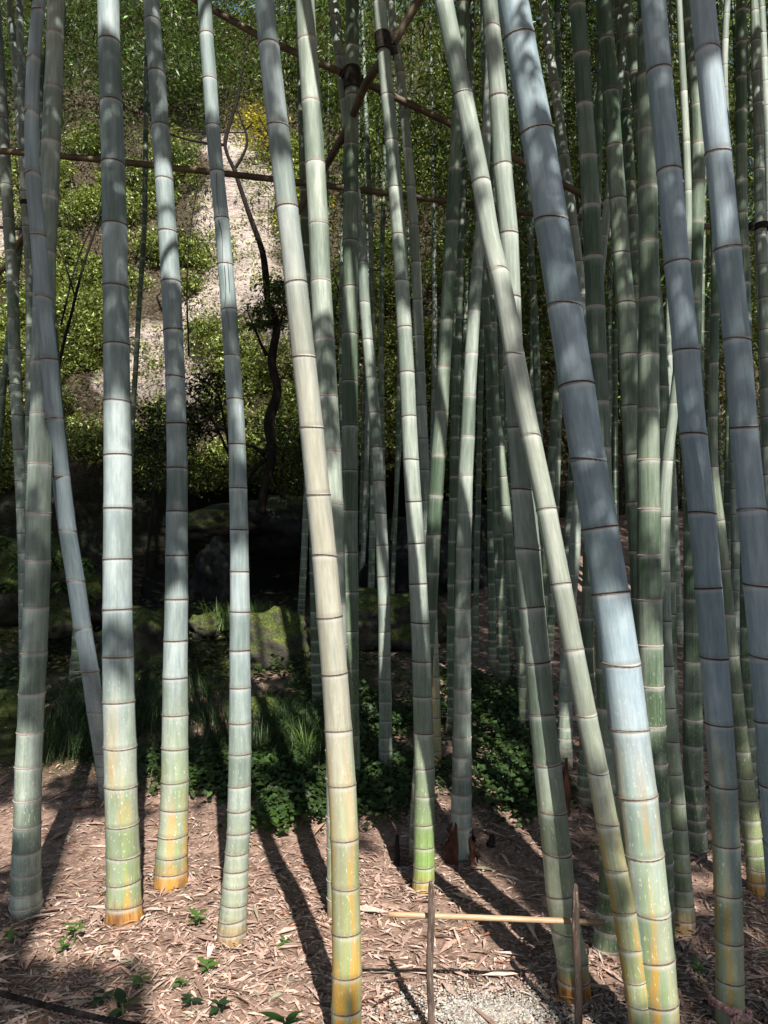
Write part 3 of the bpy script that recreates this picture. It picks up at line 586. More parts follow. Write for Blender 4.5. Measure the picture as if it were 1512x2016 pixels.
# ------------------------------------------------------------------ shade canopy: unseen crowns cut away to shape sun patches, and culms added behind the viewer
EU = Vector((math.cos(SUN_AZ), math.sin(SUN_AZ), 0)); EV = S.cross(EU); EV = EV if EV.z > 0 else -EV
def uv_of(p): p = Vector(p); return p.dot(EU), p.dot(EV)
GAPS = []
def gap(p, r): u, v = uv_of(p); GAPS.append((u, v, r))
def lit_c(key, y0, y1, r=0.085, dx=0.0):
    c = CULMS[key]; z0, z1 = at(756, y0, c['Y']).z, at(756, y1, c['Y']).z
    for zz in np.arange(min(z0, z1), max(z0, z1), 0.05):
        gap((float(hermite(np.array([zz]), c['z'], c['x'])[0])+dx, c['Y']-0.05, zz), r*random.uniform(0.75, 1.15))
def lit_px(x0, y0, x1, y1, step, r, Y=None, p=1.0):
    for px in np.arange(x0, x1+1, step):
        for py in np.arange(y0, y1+1, step*0.6):
            if random.random() < p:
                gap(at(px, py, Y) if Y else gnd(px+random.uniform(-5, 5), py+random.uniform(-5, 5)), r*random.uniform(0.7, 1.2))
LIT = {  # sunlit stretches of each culm (photo rows) and how strongly
 'K5': [(-20, 85, .5), (540, 600, .4), (780, 960, .4), (960, 1195, 2), (1380, 1500, .5), (1500, 1825, 1.2)], 'K6': [(330, 560, .5), (1150, 1250, .6), (1250, 1740, 1.4)], 'K7': [(-40, 200, 2), (480, 620, .4), (1115, 1330, 2), (1330, 1640, 1.0), (1640, 1860, .4)],
 'K8': [(330, 640, .5), (640, 1100, 1.0), (1100, 1860, 2), (1885, 2100, -4)], 'K9': [(-20, 120, .6), (120, 420, 1.6), (490, 640, .6), (1500, 1810, 1.0)], 'K10': [(680, 1020, .8)], 'K11': [(540, 600, .8), (1060, 1340, 2)],
 'K13': [(560, 640, .6), (640, 900, 2), (900, 1020, .6), (1640, 1735, 1.2)], 'K14': [(900, 1000, .4)], 'K15': [(220, 360, .6), (510, 680, .8)], 'K17': [(620, 800, .7), (800, 1010, 2)],
 'K23': [(-20, 170, .7), (170, 590, 2.4)], 'K22': [(800, 860, .6), (860, 1430, 2.6), (1430, 1990, .9)], 'K25': [(-40, 700, -2), (1235, 1345, 1.4), (1345, 1500, .35), (1500, 2010, .8)], 'K27': [(30, 110, .6), (400, 530, .7), (1000, 1100, .5)],
 'K29': [(880, 1030, 1.2), (1200, 1520, .5)], 'K31': [(1420, 1560, .7), (1600, 1990, .7)], 'K33': [(180, 300, 1.5), (370, 470, .5)], 'K36': [(-20, 450, 1.2), (770, 990, 1.3)], 'K4': [(930, 1260, 1.2), (150, 330, .6)], 'K3': [(790, 930, .6), (1500, 1630, .6)],
 'K1': [(280, 400, 1.5)], 'K48': [(860, 905, .8)], 'K42': [(-20, 200, 2)], 'K41': [(100, 500, 1)], 'K40': [(-20, 60, 1)], 'K32': [(120, 330, .35)], 'K19': [(880, 1020, .7)], 'K45': [(1000, 1100, .5), (1340, 1480, .4)], 'K2': [(300, 460, .5)], 'K30': [], 'K28': [], 'K18': [], 'K43': []}
RES = 0.03; RU0, RV0, RNU, RNV = -4.5, 0.0, 330, 280
WR = np.full((RNV, RNU), -0.25)
def splat(p, r, w):
    u, v = uv_of(p); a = (u-RU0)/RES; b = (v-RV0)/RES; k = r/RES
    a0, a1, b0, b1 = int(a-k), int(a+k)+2, int(b-k), int(b+k)+2
    if a0 < 0 or b0 < 0 or a1 > RNU or b1 > RNV: return
    yy, xx = np.mgrid[b0:b1, a0:a1]; WR[b0:b1, a0:a1] += w*(((xx-a)**2+(yy-b)**2) <= k*k)
for key, st in LIT.items():
    c = CULMS[key]
    zs = np.arange(c['zr'][0], c['zr'][1], 0.03)
    pys = np.array([1008-F*((z_-CAM_H)*CP - c['yf'](z_)*SP)/(c['yf'](z_)*CP + (z_-CAM_H)*SP) for z_ in zs])
    for z_, py in zip(zs, pys):
        w = -1.3
        for (a_, b_, i_) in st:
            if a_ <= py <= b_: w = i_
        rr = c['r'](z_)
        if 0.2 < w < 0.9: w = 1.2*w if mnoise.noise(Vector((z_*6, sum(map(ord, key)) % 50, 0)))+0.15 > 0 else -0.2
        splat((float(hermite(np.array([z_]), c['z'], c['x'])[0]), c['yf'](z_)-rr*0.7, z_), rr+(0.04 if w >= 1.2 else 0.012 if w > 0 else 0.012), min(w, 2.6)*0.34)
def lit_px(x0, y0, x1, y1, step, r, Y=None, p=1.0, w=0.5):
    for px in np.arange(x0, x1+1, step):
        for py in np.arange(y0, y1+1, step*0.6):
            if random.random() < p:
                q = at(px, py, Y) if Y else gnd(px+random.uniform(-5, 5), py+random.uniform(-5, 5)); rr = r*random.uniform(0.7, 1.2)
                if Y and Y > 8: gap(q, rr)
                splat(q, rr, w)
lit_px(110, 1640, 640, 1880, 26, 0.09); lit_px(330, 1880, 640, 2010, 26, 0.08); lit_px(700, 1700, 900, 2010, 26, 0.08); lit_px(880, 1880, 1010, 2010, 24, 0.07)
lit_px(0, 1600, 80, 1700, 26, 0.07, None, .6); lit_px(480, 1590, 640, 1660, 26, 0.08, None, .8); lit_px(60, 1500, 200, 1560, 30, 0.06, None, .5)
lit_px(480, 1190, 600, 1320, 20, 0.12, 7.0, 1, 4); lit_px(395, 1190, 470, 1270, 22, 0.14, 8.7, 1, 3); lit_px(480, 1380, 540, 1420, 22, 0.10, 5.9, 1, 3); lit_px(400, 1420, 660, 1520, 36, 0.07, None, .55, .8); lit_px(940, 1500, 1010, 1620, 26, 0.06, None, .7, .8)
lit_px(560, 1400, 1040, 1600, 44, 0.05, None, .45, 1.2); lit_px(1000, 1880, 1200, 2010, 40, 0.04, None, .4, .8); lit_px(1180, 1700, 1500, 2000, 55, 0.05, None, .35, .8)
lit_px(1010, 1640, 1500, 2010, 30, 0.08, None, 1, -.12); lit_px(0, 1900, 300, 2010, 30, 0.08, None, 1, -.5)
lit_px(170, 260, 660, 860, 44, 0.50, 13.2, 1); lit_px(-80, 330, 220, 760, 50, 0.42, 13.0, .85); lit_px(640, 200, 900, 860, 55, 0.38, 12.8, .65); lit_px(-60, -40, 660, 260, 50, 0.15, 13.6, .45)
lit_px(1080, 960, 1210, 1180, 40, 0.22, 10.5, .7); lit_px(1280, 0, 1512, 320, 60, 0.40, 9.5, .7); lit_px(900, 0, 1280, 700, 70, 0.22, 12, .15)
WD = WR.copy()
for a_ in (-1, 0, 1):
    for b_ in (-1, 0, 1): WD = np.maximum(WD, np.roll(np.roll(WR, a_, 0), b_, 1)-0.08)
G = np.array(GAPS)
def in_gap(u, v):
    out = np.zeros(len(u), bool)
    for k in range(0, len(u), 4000):
        du = u[k:k+4000, None]-G[None, :, 0]; dv = v[k:k+4000, None]-G[None, :, 1]
        out[k:k+4000] = ((du*du+dv*dv) < (G[None, :, 2]+0.05)**2).any(1)
    return out
def in_raster(u, v):
    a = ((u-RU0)/RES+0.5).astype(int); b = ((v-RV0)/RES+0.5).astype(int); ok = (a >= 0) & (b >= 0) & (a < RNU) & (b < RNV)
    return ok & (WD[np.clip(b, 0, RNV-1), np.clip(a, 0, RNU-1)] > 0.10), ok
behind = [(-5.2, -2.6), (-3.6, -5.0), (-2.2, -3.0), (-1.6, -5.4), (0.3, -3.4), (-0.2, -6.2), (2.6, -2.4), (4.3, -4.2), (5.2, -1.4), (4.6, 0.6), (-4.4, 0.4), (0.4, -7.4), (6.4, -4.6), (-2.6, -7.6)]  # unseen culms, added to hold up the shading leaves
HOSTS = []
for key in ('K3', 'K5', 'K6', 'K7', 'K8', 'K9', 'K10', 'K13', 'K14', 'K17', 'K22', 'K23', 'K25', 'K27', 'K28', 'K29', 'K31', 'K32', 'K33', 'K40', 'K1', 'K48', 'K43', 'K45'):
    c = CULMS[key]; HOSTS.append((c['root'], c['z'], c['x'], c['Y'], []))
for k, (bx, by) in enumerate(behind):
    zb = float(gz(bx, by)); ln = random.uniform(-.05, .05)
    root = empty('bamboo_culm', (bx, by, zb), 'unseen leafy culm added behind the viewer to shade the grove', 'bamboo', 'unseen culms added behind the viewer')
    zz = np.linspace(-0.1, 12.0, 26); pts = np.stack([bx+ln*zz, np.full(26, by), zb+zz], -1)
    o = tube('stem', pts, 0.055*np.linspace(1.05, 0.3, 26), M['stem'], 14, root); o.color = (.5, .3, 0, .3)
    HOSTS.append((root, zb+zz, pts[:, 0], by, []))
cu, cv = np.meshgrid(np.arange(-7.5, 9.5, 0.27), np.arange(-0.6, 14.5, 0.27)); cu = cu.ravel(); cv = cv.ravel()
cu = np.tile(cu, 2) + rng.normal(size=2*len(cu))*0.10; cv = np.tile(cv, 2) + rng.normal(size=2*len(cv))*0.10
Ev, Sv, Uv = np.array(EV), np.array(S), np.array(EU)
NL = 36
u = np.repeat(cu, NL) + rng.normal(size=len(cu)*NL)*0.13; v = np.repeat(cv, NL) + rng.normal(size=len(cu)*NL)*0.13
zc = np.repeat(rng.uniform(7.2, 10.8, len(cu)), NL) + rng.normal(size=len(u))*0.12
lit, inside = in_raster(u, v)
keep = ~in_gap(u, v) & ~inside
# finer added leaves, cut away where sun flecks are wanted
nf = 250000
uf = rng.uniform(RU0, RU0+RES*RNU, nf); vf = rng.uniform(RV0, RV0+RES*RNV, nf)
cell = (np.floor(uf/0.3)*977 + np.floor(vf/0.3)*131).astype(int) % 5003
zf = 5.2 + 1.9*rng.random(5003)[cell] + rng.normal(size=nf)*0.10
lit_f, _ = in_raster(uf, vf); kf = ~lit_f & ~(in_gap(uf, vf) & (vf > 7.2))
nc = len(cu)
cidf = nc + (np.unique(cell, return_inverse=True)[1])
ncf = int(cidf.max())+1
u = np.concatenate([u, uf]); v = np.concatenate([v, vf]); zc = np.concatenate([zc, zf]); keep = np.concatenate([keep, kf])
small = np.concatenate([np.zeros(nc*NL, bool), np.ones(nf, bool)])
base = u[:, None]*Uv + v[:, None]*Ev; t = (zc-base[:, 2])/Sv[2]; P = base + t[:, None]*Sv
# keep clear of the picture: only crowns above the frame
vis_top = CAM_H + 0.80*np.maximum(P[:, 1], 0) + 0.35
low = P[:, 2] < vis_top                      # lift those along the sun ray
dz = np.where(low, (vis_top-P[:, 2])/(1+0.8*math.cos(SUN_AZ)*math.cos(SUN_EL)/math.sin(SUN_EL)) + 0.05, 0)
P = P + (dz/Sv[2])[:, None]*Sv
cid = np.concatenate([np.repeat(np.arange(nc), NL), cidf])[keep]; P = P[keep]; small = small[keep]
hx = np.array([np.interp(9.0, h[1], h[2]) for h in HOSTS]); hy = np.array([h[3] for h in HOSTS])
ccen = np.zeros((ncf, 3)); cnt = np.bincount(cid, minlength=ncf)
for a in range(3): ccen[:, a] = np.bincount(cid, P[:, a], minlength=ncf)/np.maximum(cnt, 1)
host = np.argmin((ccen[:, None, 0]-hx)**2 + (ccen[:, None, 1]-hy)**2, 1)
hl = host[cid]
for k, h in enumerate(HOSTS):
    s = hl == k; n = int(s.sum())
    if not n: continue
    D = unit(rng.normal(size=(n, 3))*np.array([1, 1, 0.6])+np.array([0, 0, -0.35]))
    N = unit(rng.normal(size=(n, 3))*0.8 + Sv*1.0)
    sm_ = small[s]; LL = np.where(sm_, rng.uniform(0.08, 0.12, n), rng.uniform(0.17, 0.26, n)); WW = np.where(sm_, rng.uniform(0.026, 0.038, n), rng.uniform(0.036, 0.052, n))
    o = leaf_obj('crown', P[s]-D*LL[:, None]*0.45, D, LL, WW, green_cols(n, (0.06, 0.11, 0.025), 0.3, 0.15), M['leaf'], h[0], N)  # leaves out of view, culled to shape the sun patches below
    o['kind'] = 'stuff'
    # twigs carrying the sprays
    ids = np.where((host == k) & (cnt > 6))[0]
    tv, tq = [], []
    for c in ids[::3]:
        b = ccen[c]; zz = max(4.5, b[2]-0.5); a0 = np.array([np.interp(zz, h[1], h[2]), h[3], zz])
        if np.linalg.norm(b-a0) > 1.0: continue
        w = np.array([0.006, 0.004, 0]); i0 = len(tv)
        tv += [a0-w, a0+w, b+w*0.5, b-w*0.5]; tq.append((i0, i0+1, i0+2, i0+3))
    if tv: mesh_np('branch', tv, tq, M['bark'], parent=h[0])['kind'] = 'stuff'

# ------------------------------------------------------------------ lattice poles and their lashings
def pole(label, pix, Ys, wpx, mat='pole', name='bamboo_pole', nodes=0.28):
    P = [at(px, py, y) for (px, py), y in zip(pix, Ys)]
    A = np.array(P); d = np.r_[0, np.cumsum(np.linalg.norm(np.diff(A, axis=0), axis=1))]
    r = wpx/2*mpp(pix[0][0], pix[0][1], np.mean(Ys))
    q = np.arange(0, d[-1], 0.05); pts = np.stack([np.interp(q, d, A[:, k]) for k in range(3)], -1)
    rad = r*(1+0.06*np.exp(-(((q/nodes) % 1 - 0.5)/0.06)**2))
    root = empty(name, tuple(pts[0]), label, 'pole')
    tube('cane', pts, rad, M[mat], 12, root)
    T = unit(np.gradient(pts, axis=0))
    for k in range(len(q)):
        if abs((q[k]/nodes) % 1 - 0.5) < 0.5*0.05/nodes and 0 < k < len(q)-1:
            ro = bpy.data.objects.new('node_ring', RINGS['p' if mat == 'pole_light' else 'd'][0]); COL.objects.link(ro)
            ro.rotation_euler = Vector(T[k]).to_track_quat('Z', 'Y').to_euler(); ro.scale = (r*1.05, r*1.05, r*0.7)
            ro.location = pts[k]; put(ro, root)
    return root
pole('long level bamboo rail crossing the whole width behind the front culms', [(-30,295),(75,303),(250,320),(445,342),(650,366),(880,396),(1030,419),(1220,436),(1372,445),(1540,450)], [5.75]*5+[5.8,5.9,5.9,5.9,5.9], 12)
pole('sloping bamboo brace falling rightwards, tied to the straight green culm near the top', [(355,-18),(504,68),(600,112),(690,150),(880,240),(1010,310),(1140,380),(1200,412)], [5.05,5.0,4.95,4.93,5.0,5.1,5.3,5.4], 13)
pole('bamboo brace rising to the top edge, tied to the lime-footed culm', [(560,455),(590,412),(645,322),(690,240),(720,165),(770,92),(832,-12)], [5.5,5.4,5.28,4.85,4.5,4.2,4.15], 15)
pole('short bamboo brace rising behind the lashed culm at the left border', [(-20,555),(10,525),(40,475),(62,430),(70,370),(73,310)], [6.9]*4+[6.75,6.75], 10)
pole('thin lower rail behind the two left border culms', [(-20,446),(30,450),(75,449),(110,449)], [7.1]*4, 6)
def lashing(label, key, py, hpx, extra=None, wide=1.06):
    c = CULMS[key]; z0 = at(756, py, c['Y']).z; x0 = float(np.interp(z0, c['z'], c['x']))
    mp = mpp(756, py, c['Y']); r = wide*c['r'](z0); hh = hpx*mp
    root = empty('rope_lashing', (x0, c['Y'], z0-hh/2), label, 'rope')
    turns = max(3, int(hh/0.009)); tt = np.linspace(0, turns*2*math.pi, turns*18)
    sl = float(np.interp(z0, c['z'][:-1], np.diff(c['x'])/np.diff(c['z'])))
    zz = -hh/2 + hh*tt/tt[-1]
    pts = np.stack([x0 + sl*zz + r*np.cos(tt), c['Y'] + r*np.sin(tt), z0+zz], -1)
    tube('coil', pts, 0.0062, M['rope_black'], 6, root)
    if extra:
        e = [at(*q) for q in extra]; A = np.array(e); n = 16
        q = np.linspace(0, 1, n); s = np.linspace(0, 1, len(A))
        pts = np.stack([np.interp(q, s, A[:, k]) for k in range(3)], -1)
        tt = np.linspace(0, 8*2*math.pi, 130); q = np.linspace(0, 1, 130)
        cen = np.stack([np.interp(q, s, A[:, k]) for k in range(3)], -1)
        T = unit(np.gradient(cen, axis=0)); a = unit(np.cross(T, np.array([0, 1.0, 0.1]))); b = np.cross(a, T); rr = 0.030
        tube('coil', cen + rr*(a*np.cos(tt)[:, None] + b*np.sin(tt)[:, None]), 0.0065, M['rope_black'], 6, root)
    tube('tail', [(x0+r, c['Y']-0.02, z0-hh/2), (x0+r+0.02, c['Y']-0.04, z0-hh/2-0.03), (x0+r+0.015, c['Y']-0.04, z0-hh/2-0.07)], 0.004, M['rope_black'], 6, root)
lashing('black rope lashing binding the sloping brace to the straight green culm', 'K10', 155, 42, [(672,140,4.9),(690,152,4.9),(712,160,4.92)])
lashing('black rope lashing binding the rising brace to the lime-footed culm at the top', 'K13', 84, 36, [(752,78,4.1),(768,92,4.12),(772,108,4.14)])
lashing('black rope lashing on the second culm from the left border', 'K2', 401, 9, [(60,402,6.7),(72,408,6.72)])
lashing('black rope lashing at the right border where the rail ends', 'K40', 446, 12, [(1476,440,5.6),(1482,446,5.6)])

# ------------------------------------------------------------------ small charred fence with a bamboo bar
def post(label, top, bot, Yp, wpx, seed):
    a = at(*top, Yp); b = at(*bot, Yp); b.z = -0.25; rs = random.Random(seed)
    w = wpx/2*mpp(*top, Yp); n = 26; sides = 10
    pts = [a.lerp(b, k/(n-1)) for k in range(n)][::-1]
    V = []
    for k, p in enumerate(pts):
        f = 1.0 if k < n-3 else (0.95, 0.82, 0.45)[k-(n-3)]
        ox, oy = 0.003*math.sin(k*0.6+seed), 0.003*math.cos(k*0.5+seed)
        for q in range(sides):
            t = 2*math.pi*q/sides; sq = 1/max(abs(math.cos(t)), abs(math.sin(t)))**0.55
            r = w*f*sq*(0.93+0.12*mnoise.noise(Vector((math.cos(t)*1.3+seed, math.sin(t)*1.3, k*0.35))))
            V.append((p.x+ox+r*math.cos(t), p.y+oy+r*math.sin(t), p.z))
    c = len(V); V.append((pts[-1].x, pts[-1].y, pts[-1].z+0.006))
    i = np.arange(n-1)[:, None]*sides; j = np.arange(sides)[None]; j2 = (j+1) % sides
    Q = np.stack([i+j, i+j2, i+sides+j2, i+sides+j], -1).reshape(-1, 4)
    k = np.arange(0, sides, 2); b0 = (n-1)*sides
    Q = np.vstack([Q, np.stack([b0+k, b0+(k+1) % sides, b0+(k+2) % sides, np.full(len(k), c)], -1)])
    root = empty('fence_post', (b.x, b.y, 0), label, 'post')
    mesh_np('stake', V, Q, M['charred'], smooth=True, parent=root)
post('charred dark wooden stake at the left end of the low bamboo bar', (848, 1737), (846, 2030), 2.52, 15, 1)
post('charred brown wooden stake at the right, in front of the orange-footed green culm', (1132, 1742), (1144, 2040), 2.50, 16, 5)
pole('light tan bamboo bar held low across the two charred stakes', [(765,1800),(848,1803),(980,1808),(1135,1814),(1210,1817)], [2.56]*5, 11, 'pole_light', 'bamboo_bar', 0.16)

# ------------------------------------------------------------------ ropes
def rope(label, pts, rad, mat, name='rope', pitch=0.035):
    A = np.array(pts, float); d = np.r_[0, np.cumsum(np.linalg.norm(np.diff(A, axis=0), axis=1))]
    q = np.arange(0, d[-1], 0.004); cen = np.stack([hermite(q, d, A[:, k]) for k in range(3)], -1)
    T = unit(np.gradient(cen, axis=0)); a = unit(np.cross(T, np.array([0.1, 0.2, 1.0]))); b = np.cross(a, T)
    root = empty(name, tuple(cen[0]), label, 'rope')
    for s in range(3):
        ph = 2*math.pi*(q/pitch + s/3)
        tube('strand', cen + 0.55*rad*(a*np.cos(ph)[:, None] + b*np.sin(ph)[:, None]), rad*0.58, M[mat], 7, root)
    return root
rope('dark twisted rope sagging across the bottom left corner', [at(-40, 1945, 1.75), at(60, 1972, 1.72), at(140, 1992, 1.7), at(240, 2014, 1.68), at(330, 2030, 1.66), at(420, 2052, 1.64)], 0.0062, 'rope_black')
c = CULMS['K31']; z0 = at(1437, 1985, c['Y']).z; r0 = c['r'](z0)+0.012; x0 = float(np.interp(z0, c['z'], c['x']))
tt = np.linspace(-0.5, 4*math.pi+0.6, 60)
rope('pink twisted rope knotted around the foot of the rope-tied culm', [(x0+r0*math.cos(t), c['Y']+r0*math.sin(t), z0 + 0.016*math.cos(t+2.6)*1.6 - 0.010*(t/6)+0.012) for t in tt]
     , 0.009, 'rope_pink')
kp = at(1450, 1996, c['Y']-r0-0.012)
rope('loose pink rope end hanging from the knot at the right', [at(1425, 1985, c['Y']-r0-0.004), at(1440, 1992, c['Y']-r0-0.02), at(1452, 1988, c['Y']-r0-0.022), at(1456, 2000, c['Y']-r0-0.02), at(1446, 2008, c['Y']-r0-0.02), at(1440, 2030, c['Y']-r0-0.015)], 0.009, 'rope_pink', 'rope_end')

# torn sheath round the white-ringed culm's foot, split stump beside the lime foot
c = CULMS['K17']; root = empty('torn_sheath', (0, 0, 0), 'torn red-brown sheath hanging round the foot of the white-ringed culm', 'sheath')
zb = float(gz(c['x'][1], c['Y'])); xb = float(np.interp(zb+0.1, c['z'], c['x'])); root.location = (xb, c['Y'], zb)
rs = random.Random(3)
for k in range(9):
    a0 = 2*math.pi*k/9 + rs.uniform(-.2, .2); wd = rs.uniform(0.3, 0.5); hgt = rs.uniform(0.14, 0.24); V = []
    if abs(((a0+1.75) % 6.283)-0.0) < 0.35: continue
    rr = c['r'](zb+0.1)
    for q in range(7):
        t = q/6; zz = zb-0.02 + hgt*t; rad = rr*(1.75-0.62*min(1, t*1.5)) + (0.012*math.sin(q*2+k))
        for sgn in (-1, 0, 1):
            w = wd*(1-0.75*t**2)*(1+0.15*rs.uniform(-1, 1))
            a = a0+sgn*w; V.append((xb+rad*math.cos(a)*(1+0.05*(sgn == 0)), c['Y']+rad*math.sin(a)*(1+.05*(sgn == 0)), zz))
    i = np.arange(6)[:, None]*3; j = np.arange(2)[None]
    Q = np.stack([i+j, i+j+1, i+j+4, i+j+3], -1).reshape(-1, 4)
    mesh_np('sheath_strip', V, Q, M['sheath'], smooth=True, parent=root)
def stump(label, px, py, hpx, wpx, seed, mat='sheath'):
    g = gnd(px, py); mp = mpp(px, py, g.y); h = hpx*mp; w = wpx/2*mp; rs = random.Random(seed); V = []; n = 8; sides = 9
    for k in range(n):
        t = k/(n-1)
        for q in range(sides):
            a = 2*math.pi*q/sides; r = w*(1.1-0.75*t**1.6)*(0.85+0.3*mnoise.noise(Vector((math.cos(a)+seed, math.sin(a), t*3))))
            V.append((g.x+r*math.cos(a)+w*0.3*t, g.y+r*math.sin(a), g.z-0.03+(h+0.03)*t*(1+0.12*math.sin(a*2+seed)*t)))
    i = np.arange(n-1)[:, None]*sides; j = np.arange(sides)[None]; j2 = (j+1) % sides
    Q = np.stack([i+j, i+j2, i+sides+j2, i+sides+j], -1).reshape(-1, 4); k = np.arange(0, sides-1, 2); b0 = (n-1)*sides
    Q = np.vstack([Q, [(b0, b0+1, b0+2, b0+3), (b0+3, b0+4, b0+5, b0+6), (b0+6, b0+7, b0+8, b0)]])
    o = mesh_np('bamboo_stump', V, Q, M[mat], smooth=True); tag(o, label, 'stump')
stump('small pointed brown bamboo stump left of the lime-footed culm', 780, 1695, 48, 16, 2, 'bark')
stump('dark broken stump low in shade behind the orange-footed green culm', 1113, 1605, 100, 22, 6)
stump('low dead stump on the litter right of the torn sheath', 965, 1665, 20, 26, 8, 'bark')

# ------------------------------------------------------------------ boulders
def boulder(label, px, py, Yb, wpx, hpx, seed, mat='rock', flat=1.0):
    p = at(px, py, Yb); mp = mpp(px, py, Yb); sx, sz = wpx/2*mp, hpx/2*mp
    import bmesh
    bm = bmesh.new(); bmesh.ops.create_icosphere(bm, subdivisions=4, radius=1.0)
    for v in bm.verts:
        n = v.co.normalized(); d = 1 + 0.34*mnoise.fractal(n*1.5+Vector((seed*3.1, 0, 0)), 0.9, 2.0, 5) + 0.05*mnoise.noise(n*7+Vector((seed, 2, 0)))
        v.co = Vector((n.x*sx*d, n.y*sx*0.85*d, n.z*sz*d))
    me = bpy.data.meshes.new('boulder'); bm.to_mesh(me); bm.free(); me.materials.append(M[mat])
    me.polygons.foreach_set('use_smooth', np.ones(len(me.polygons), bool))
    o = bpy.data.objects.new('boulder', me); COL.objects.link(o); o.location = p
    tag(o, label, 'rock'); return o
boulder('sunlit boulder covered in bright green moss, behind the cracked blue culm', 535, 1268, 7.3, 150, 130, 1)
boulder('dark mossy boulder in shade left of the rusty-footed culm', 290, 1275, 7.5, 190, 150, 2)
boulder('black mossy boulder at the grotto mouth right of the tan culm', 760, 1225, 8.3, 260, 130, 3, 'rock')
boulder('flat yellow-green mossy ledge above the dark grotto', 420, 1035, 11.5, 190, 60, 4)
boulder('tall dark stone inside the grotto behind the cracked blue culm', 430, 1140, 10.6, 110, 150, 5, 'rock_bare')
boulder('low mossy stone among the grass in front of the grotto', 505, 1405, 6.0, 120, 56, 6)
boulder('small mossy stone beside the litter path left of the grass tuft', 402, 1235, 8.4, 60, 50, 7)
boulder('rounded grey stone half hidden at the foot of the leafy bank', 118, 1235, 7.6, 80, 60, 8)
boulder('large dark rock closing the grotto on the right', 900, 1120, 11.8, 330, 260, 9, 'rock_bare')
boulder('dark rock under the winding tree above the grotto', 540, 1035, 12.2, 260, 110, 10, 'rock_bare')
boulder('low mossy mound at the left border near the stout corner culm', 20, 1400, 6.2, 200, 70, 11)
boulder('mossy mound in front of the dark boulder between the left culms', 300, 1380, 6.9, 200, 50, 12)
boulder('earthy bank under broad hanging leaves at the left border', 40, 1160, 8.6, 330, 210, 13)

# ------------------------------------------------------------------ trees
def branch(pixw, Yb, parent, name='branch', n=40, sides=8, dy=0.0):
    P = [tuple(at(px, py, Yb+dy*k)) + (w/2*mpp(px, py, Yb),) for k, (px, py, w) in enumerate(pixw)]
    A = catmull(P, n); return tube(name, A[:, :3], np.maximum(A[:, 3], 0.002), M['bark'], sides, parent)
def crown(name, spots, mat, base, L, W, parent, warm=0.2, var=0.4, droop=-0.25, flat=0.5):
    Ps, Ds = [], []
    for (c, n, s) in spots:
        c = np.asarray(c); Ps.append(c + rng.normal(size=(n, 3))*np.array([s, s, s*flat])); Ds.append(unit(rng.normal(size=(n, 3))*np.array([1, 1, .5])+np.array([0, 0, droop])))
    P = np.vstack(Ps); D = np.vstack(Ds); n = len(P)
    o = leaf_obj(name, P, D, rng.uniform(L*0.7, L*1.3, n), rng.uniform(W*0.7, W*1.3, n), green_cols(n, base, var, warm), M[mat], parent); o['kind'] = 'stuff'; return o
def spots_px(x0, y0, x1, y1, Y0, Y1, k, n, s):
    return [(at(random.uniform(x0, x1), random.uniform(y0, y1), random.uniform(Y0, Y1)), n, s*random.uniform(0.6, 1.3)) for _ in range(k)]
def spots_bank(x0, y0, x1, y1, d0, d1, k, n, s):
    out = []
    for _ in range(k):
        px, py = random.uniform(x0, x1), random.uniform(y0, y1); q = cliff_px(px, py)
        out.append((at(px, py, q.y-random.uniform(d0, d1)), n, s*random.uniform(0.6, 1.3)))
    return out
YT = 10.2
root = empty('winding_tree', tuple(at(520, 985, YT)), 'dark winding forked tree in front of the pale cliff', 'tree')
branch([(512,1010,20),(522,960,17),(535,890,19),(530,830,22),(546,770,18),(535,710,17),(545,640,15),(528,595,13),(523,540,14),(515,490,12),(490,420,10),(470,360,9),(461,332,9)], YT, root, 'trunk', 90, 10)
branch([(461,334,8),(446,300,7),(444,275,8),(455,235,7),(466,200,6),(473,160,5),(480,120,4),(492,60,3),(497,10,2)], YT, root)
branch([(461,334,7),(475,312,6),(486,285,5),(484,260,5),(476,240,4),(468,215,3)], YT, root)
branch([(483,256,4),(492,248,3),(498,240,2)], YT, root, n=12); branch([(440,285,6),(410,282,5),(370,275,4),(330,262,4),(300,250,3)], YT, root)
branch([(484,261,3),(440,261,2),(400,261,2),(350,258,2)], YT, root, n=16)
branch([(525,700,9),(515,680,6),(505,655,5),(490,620,3)], YT, root, n=16); branch([(540,712,7),(545,680,5),(552,640,4),(562,600,3)], YT, root, n=16)
branch([(522,895,9),(500,880,7),(480,872,6),(440,845,4),(400,850,3),(365,845,2)], YT, root, n=20); branch([(520,905,10),(505,920,12),(490,935,8)], YT, root, n=12)
crown('crown', spots_bank(330, -60, 700, 190, 0.3, 1.6, 150, 190, 0.34) + spots_px(490, 540, 580, 650, 10.0, 10.6, 14, 130, 0.15), 'leaf', (0.027, 0.052, 0.016), 0.085, 0.026, root, 0.25, 0.9, -0.25, 0.22)
root = empty('overhanging_tree', tuple(at(150, 900, 10.8)), 'dense dark tree filling the upper left corner behind the culms', 'tree')
branch([(110,760,7),(122,690,6),(140,620,6),(165,520,5),(195,430,4),(230,300,3)], 10.8, root, 'trunk'); branch([(150,590,4),(110,470,3),(60,380,2)], 10.8, root)
branch([(330,260,6),(300,200,5),(330,130,4),(300,60,3)], 12.0, root)
crown('crown', spots_bank(-60, -80, 440, 190, 0.3, 1.6, 210, 210, 0.36) + spots_bank(-40, 150, 430, 320, 0.2, 0.9, 60, 130, 0.28), 'leaf', (0.030, 0.056, 0.017), 0.085, 0.026, root, 0.12, 0.75, -0.25, 0.2)
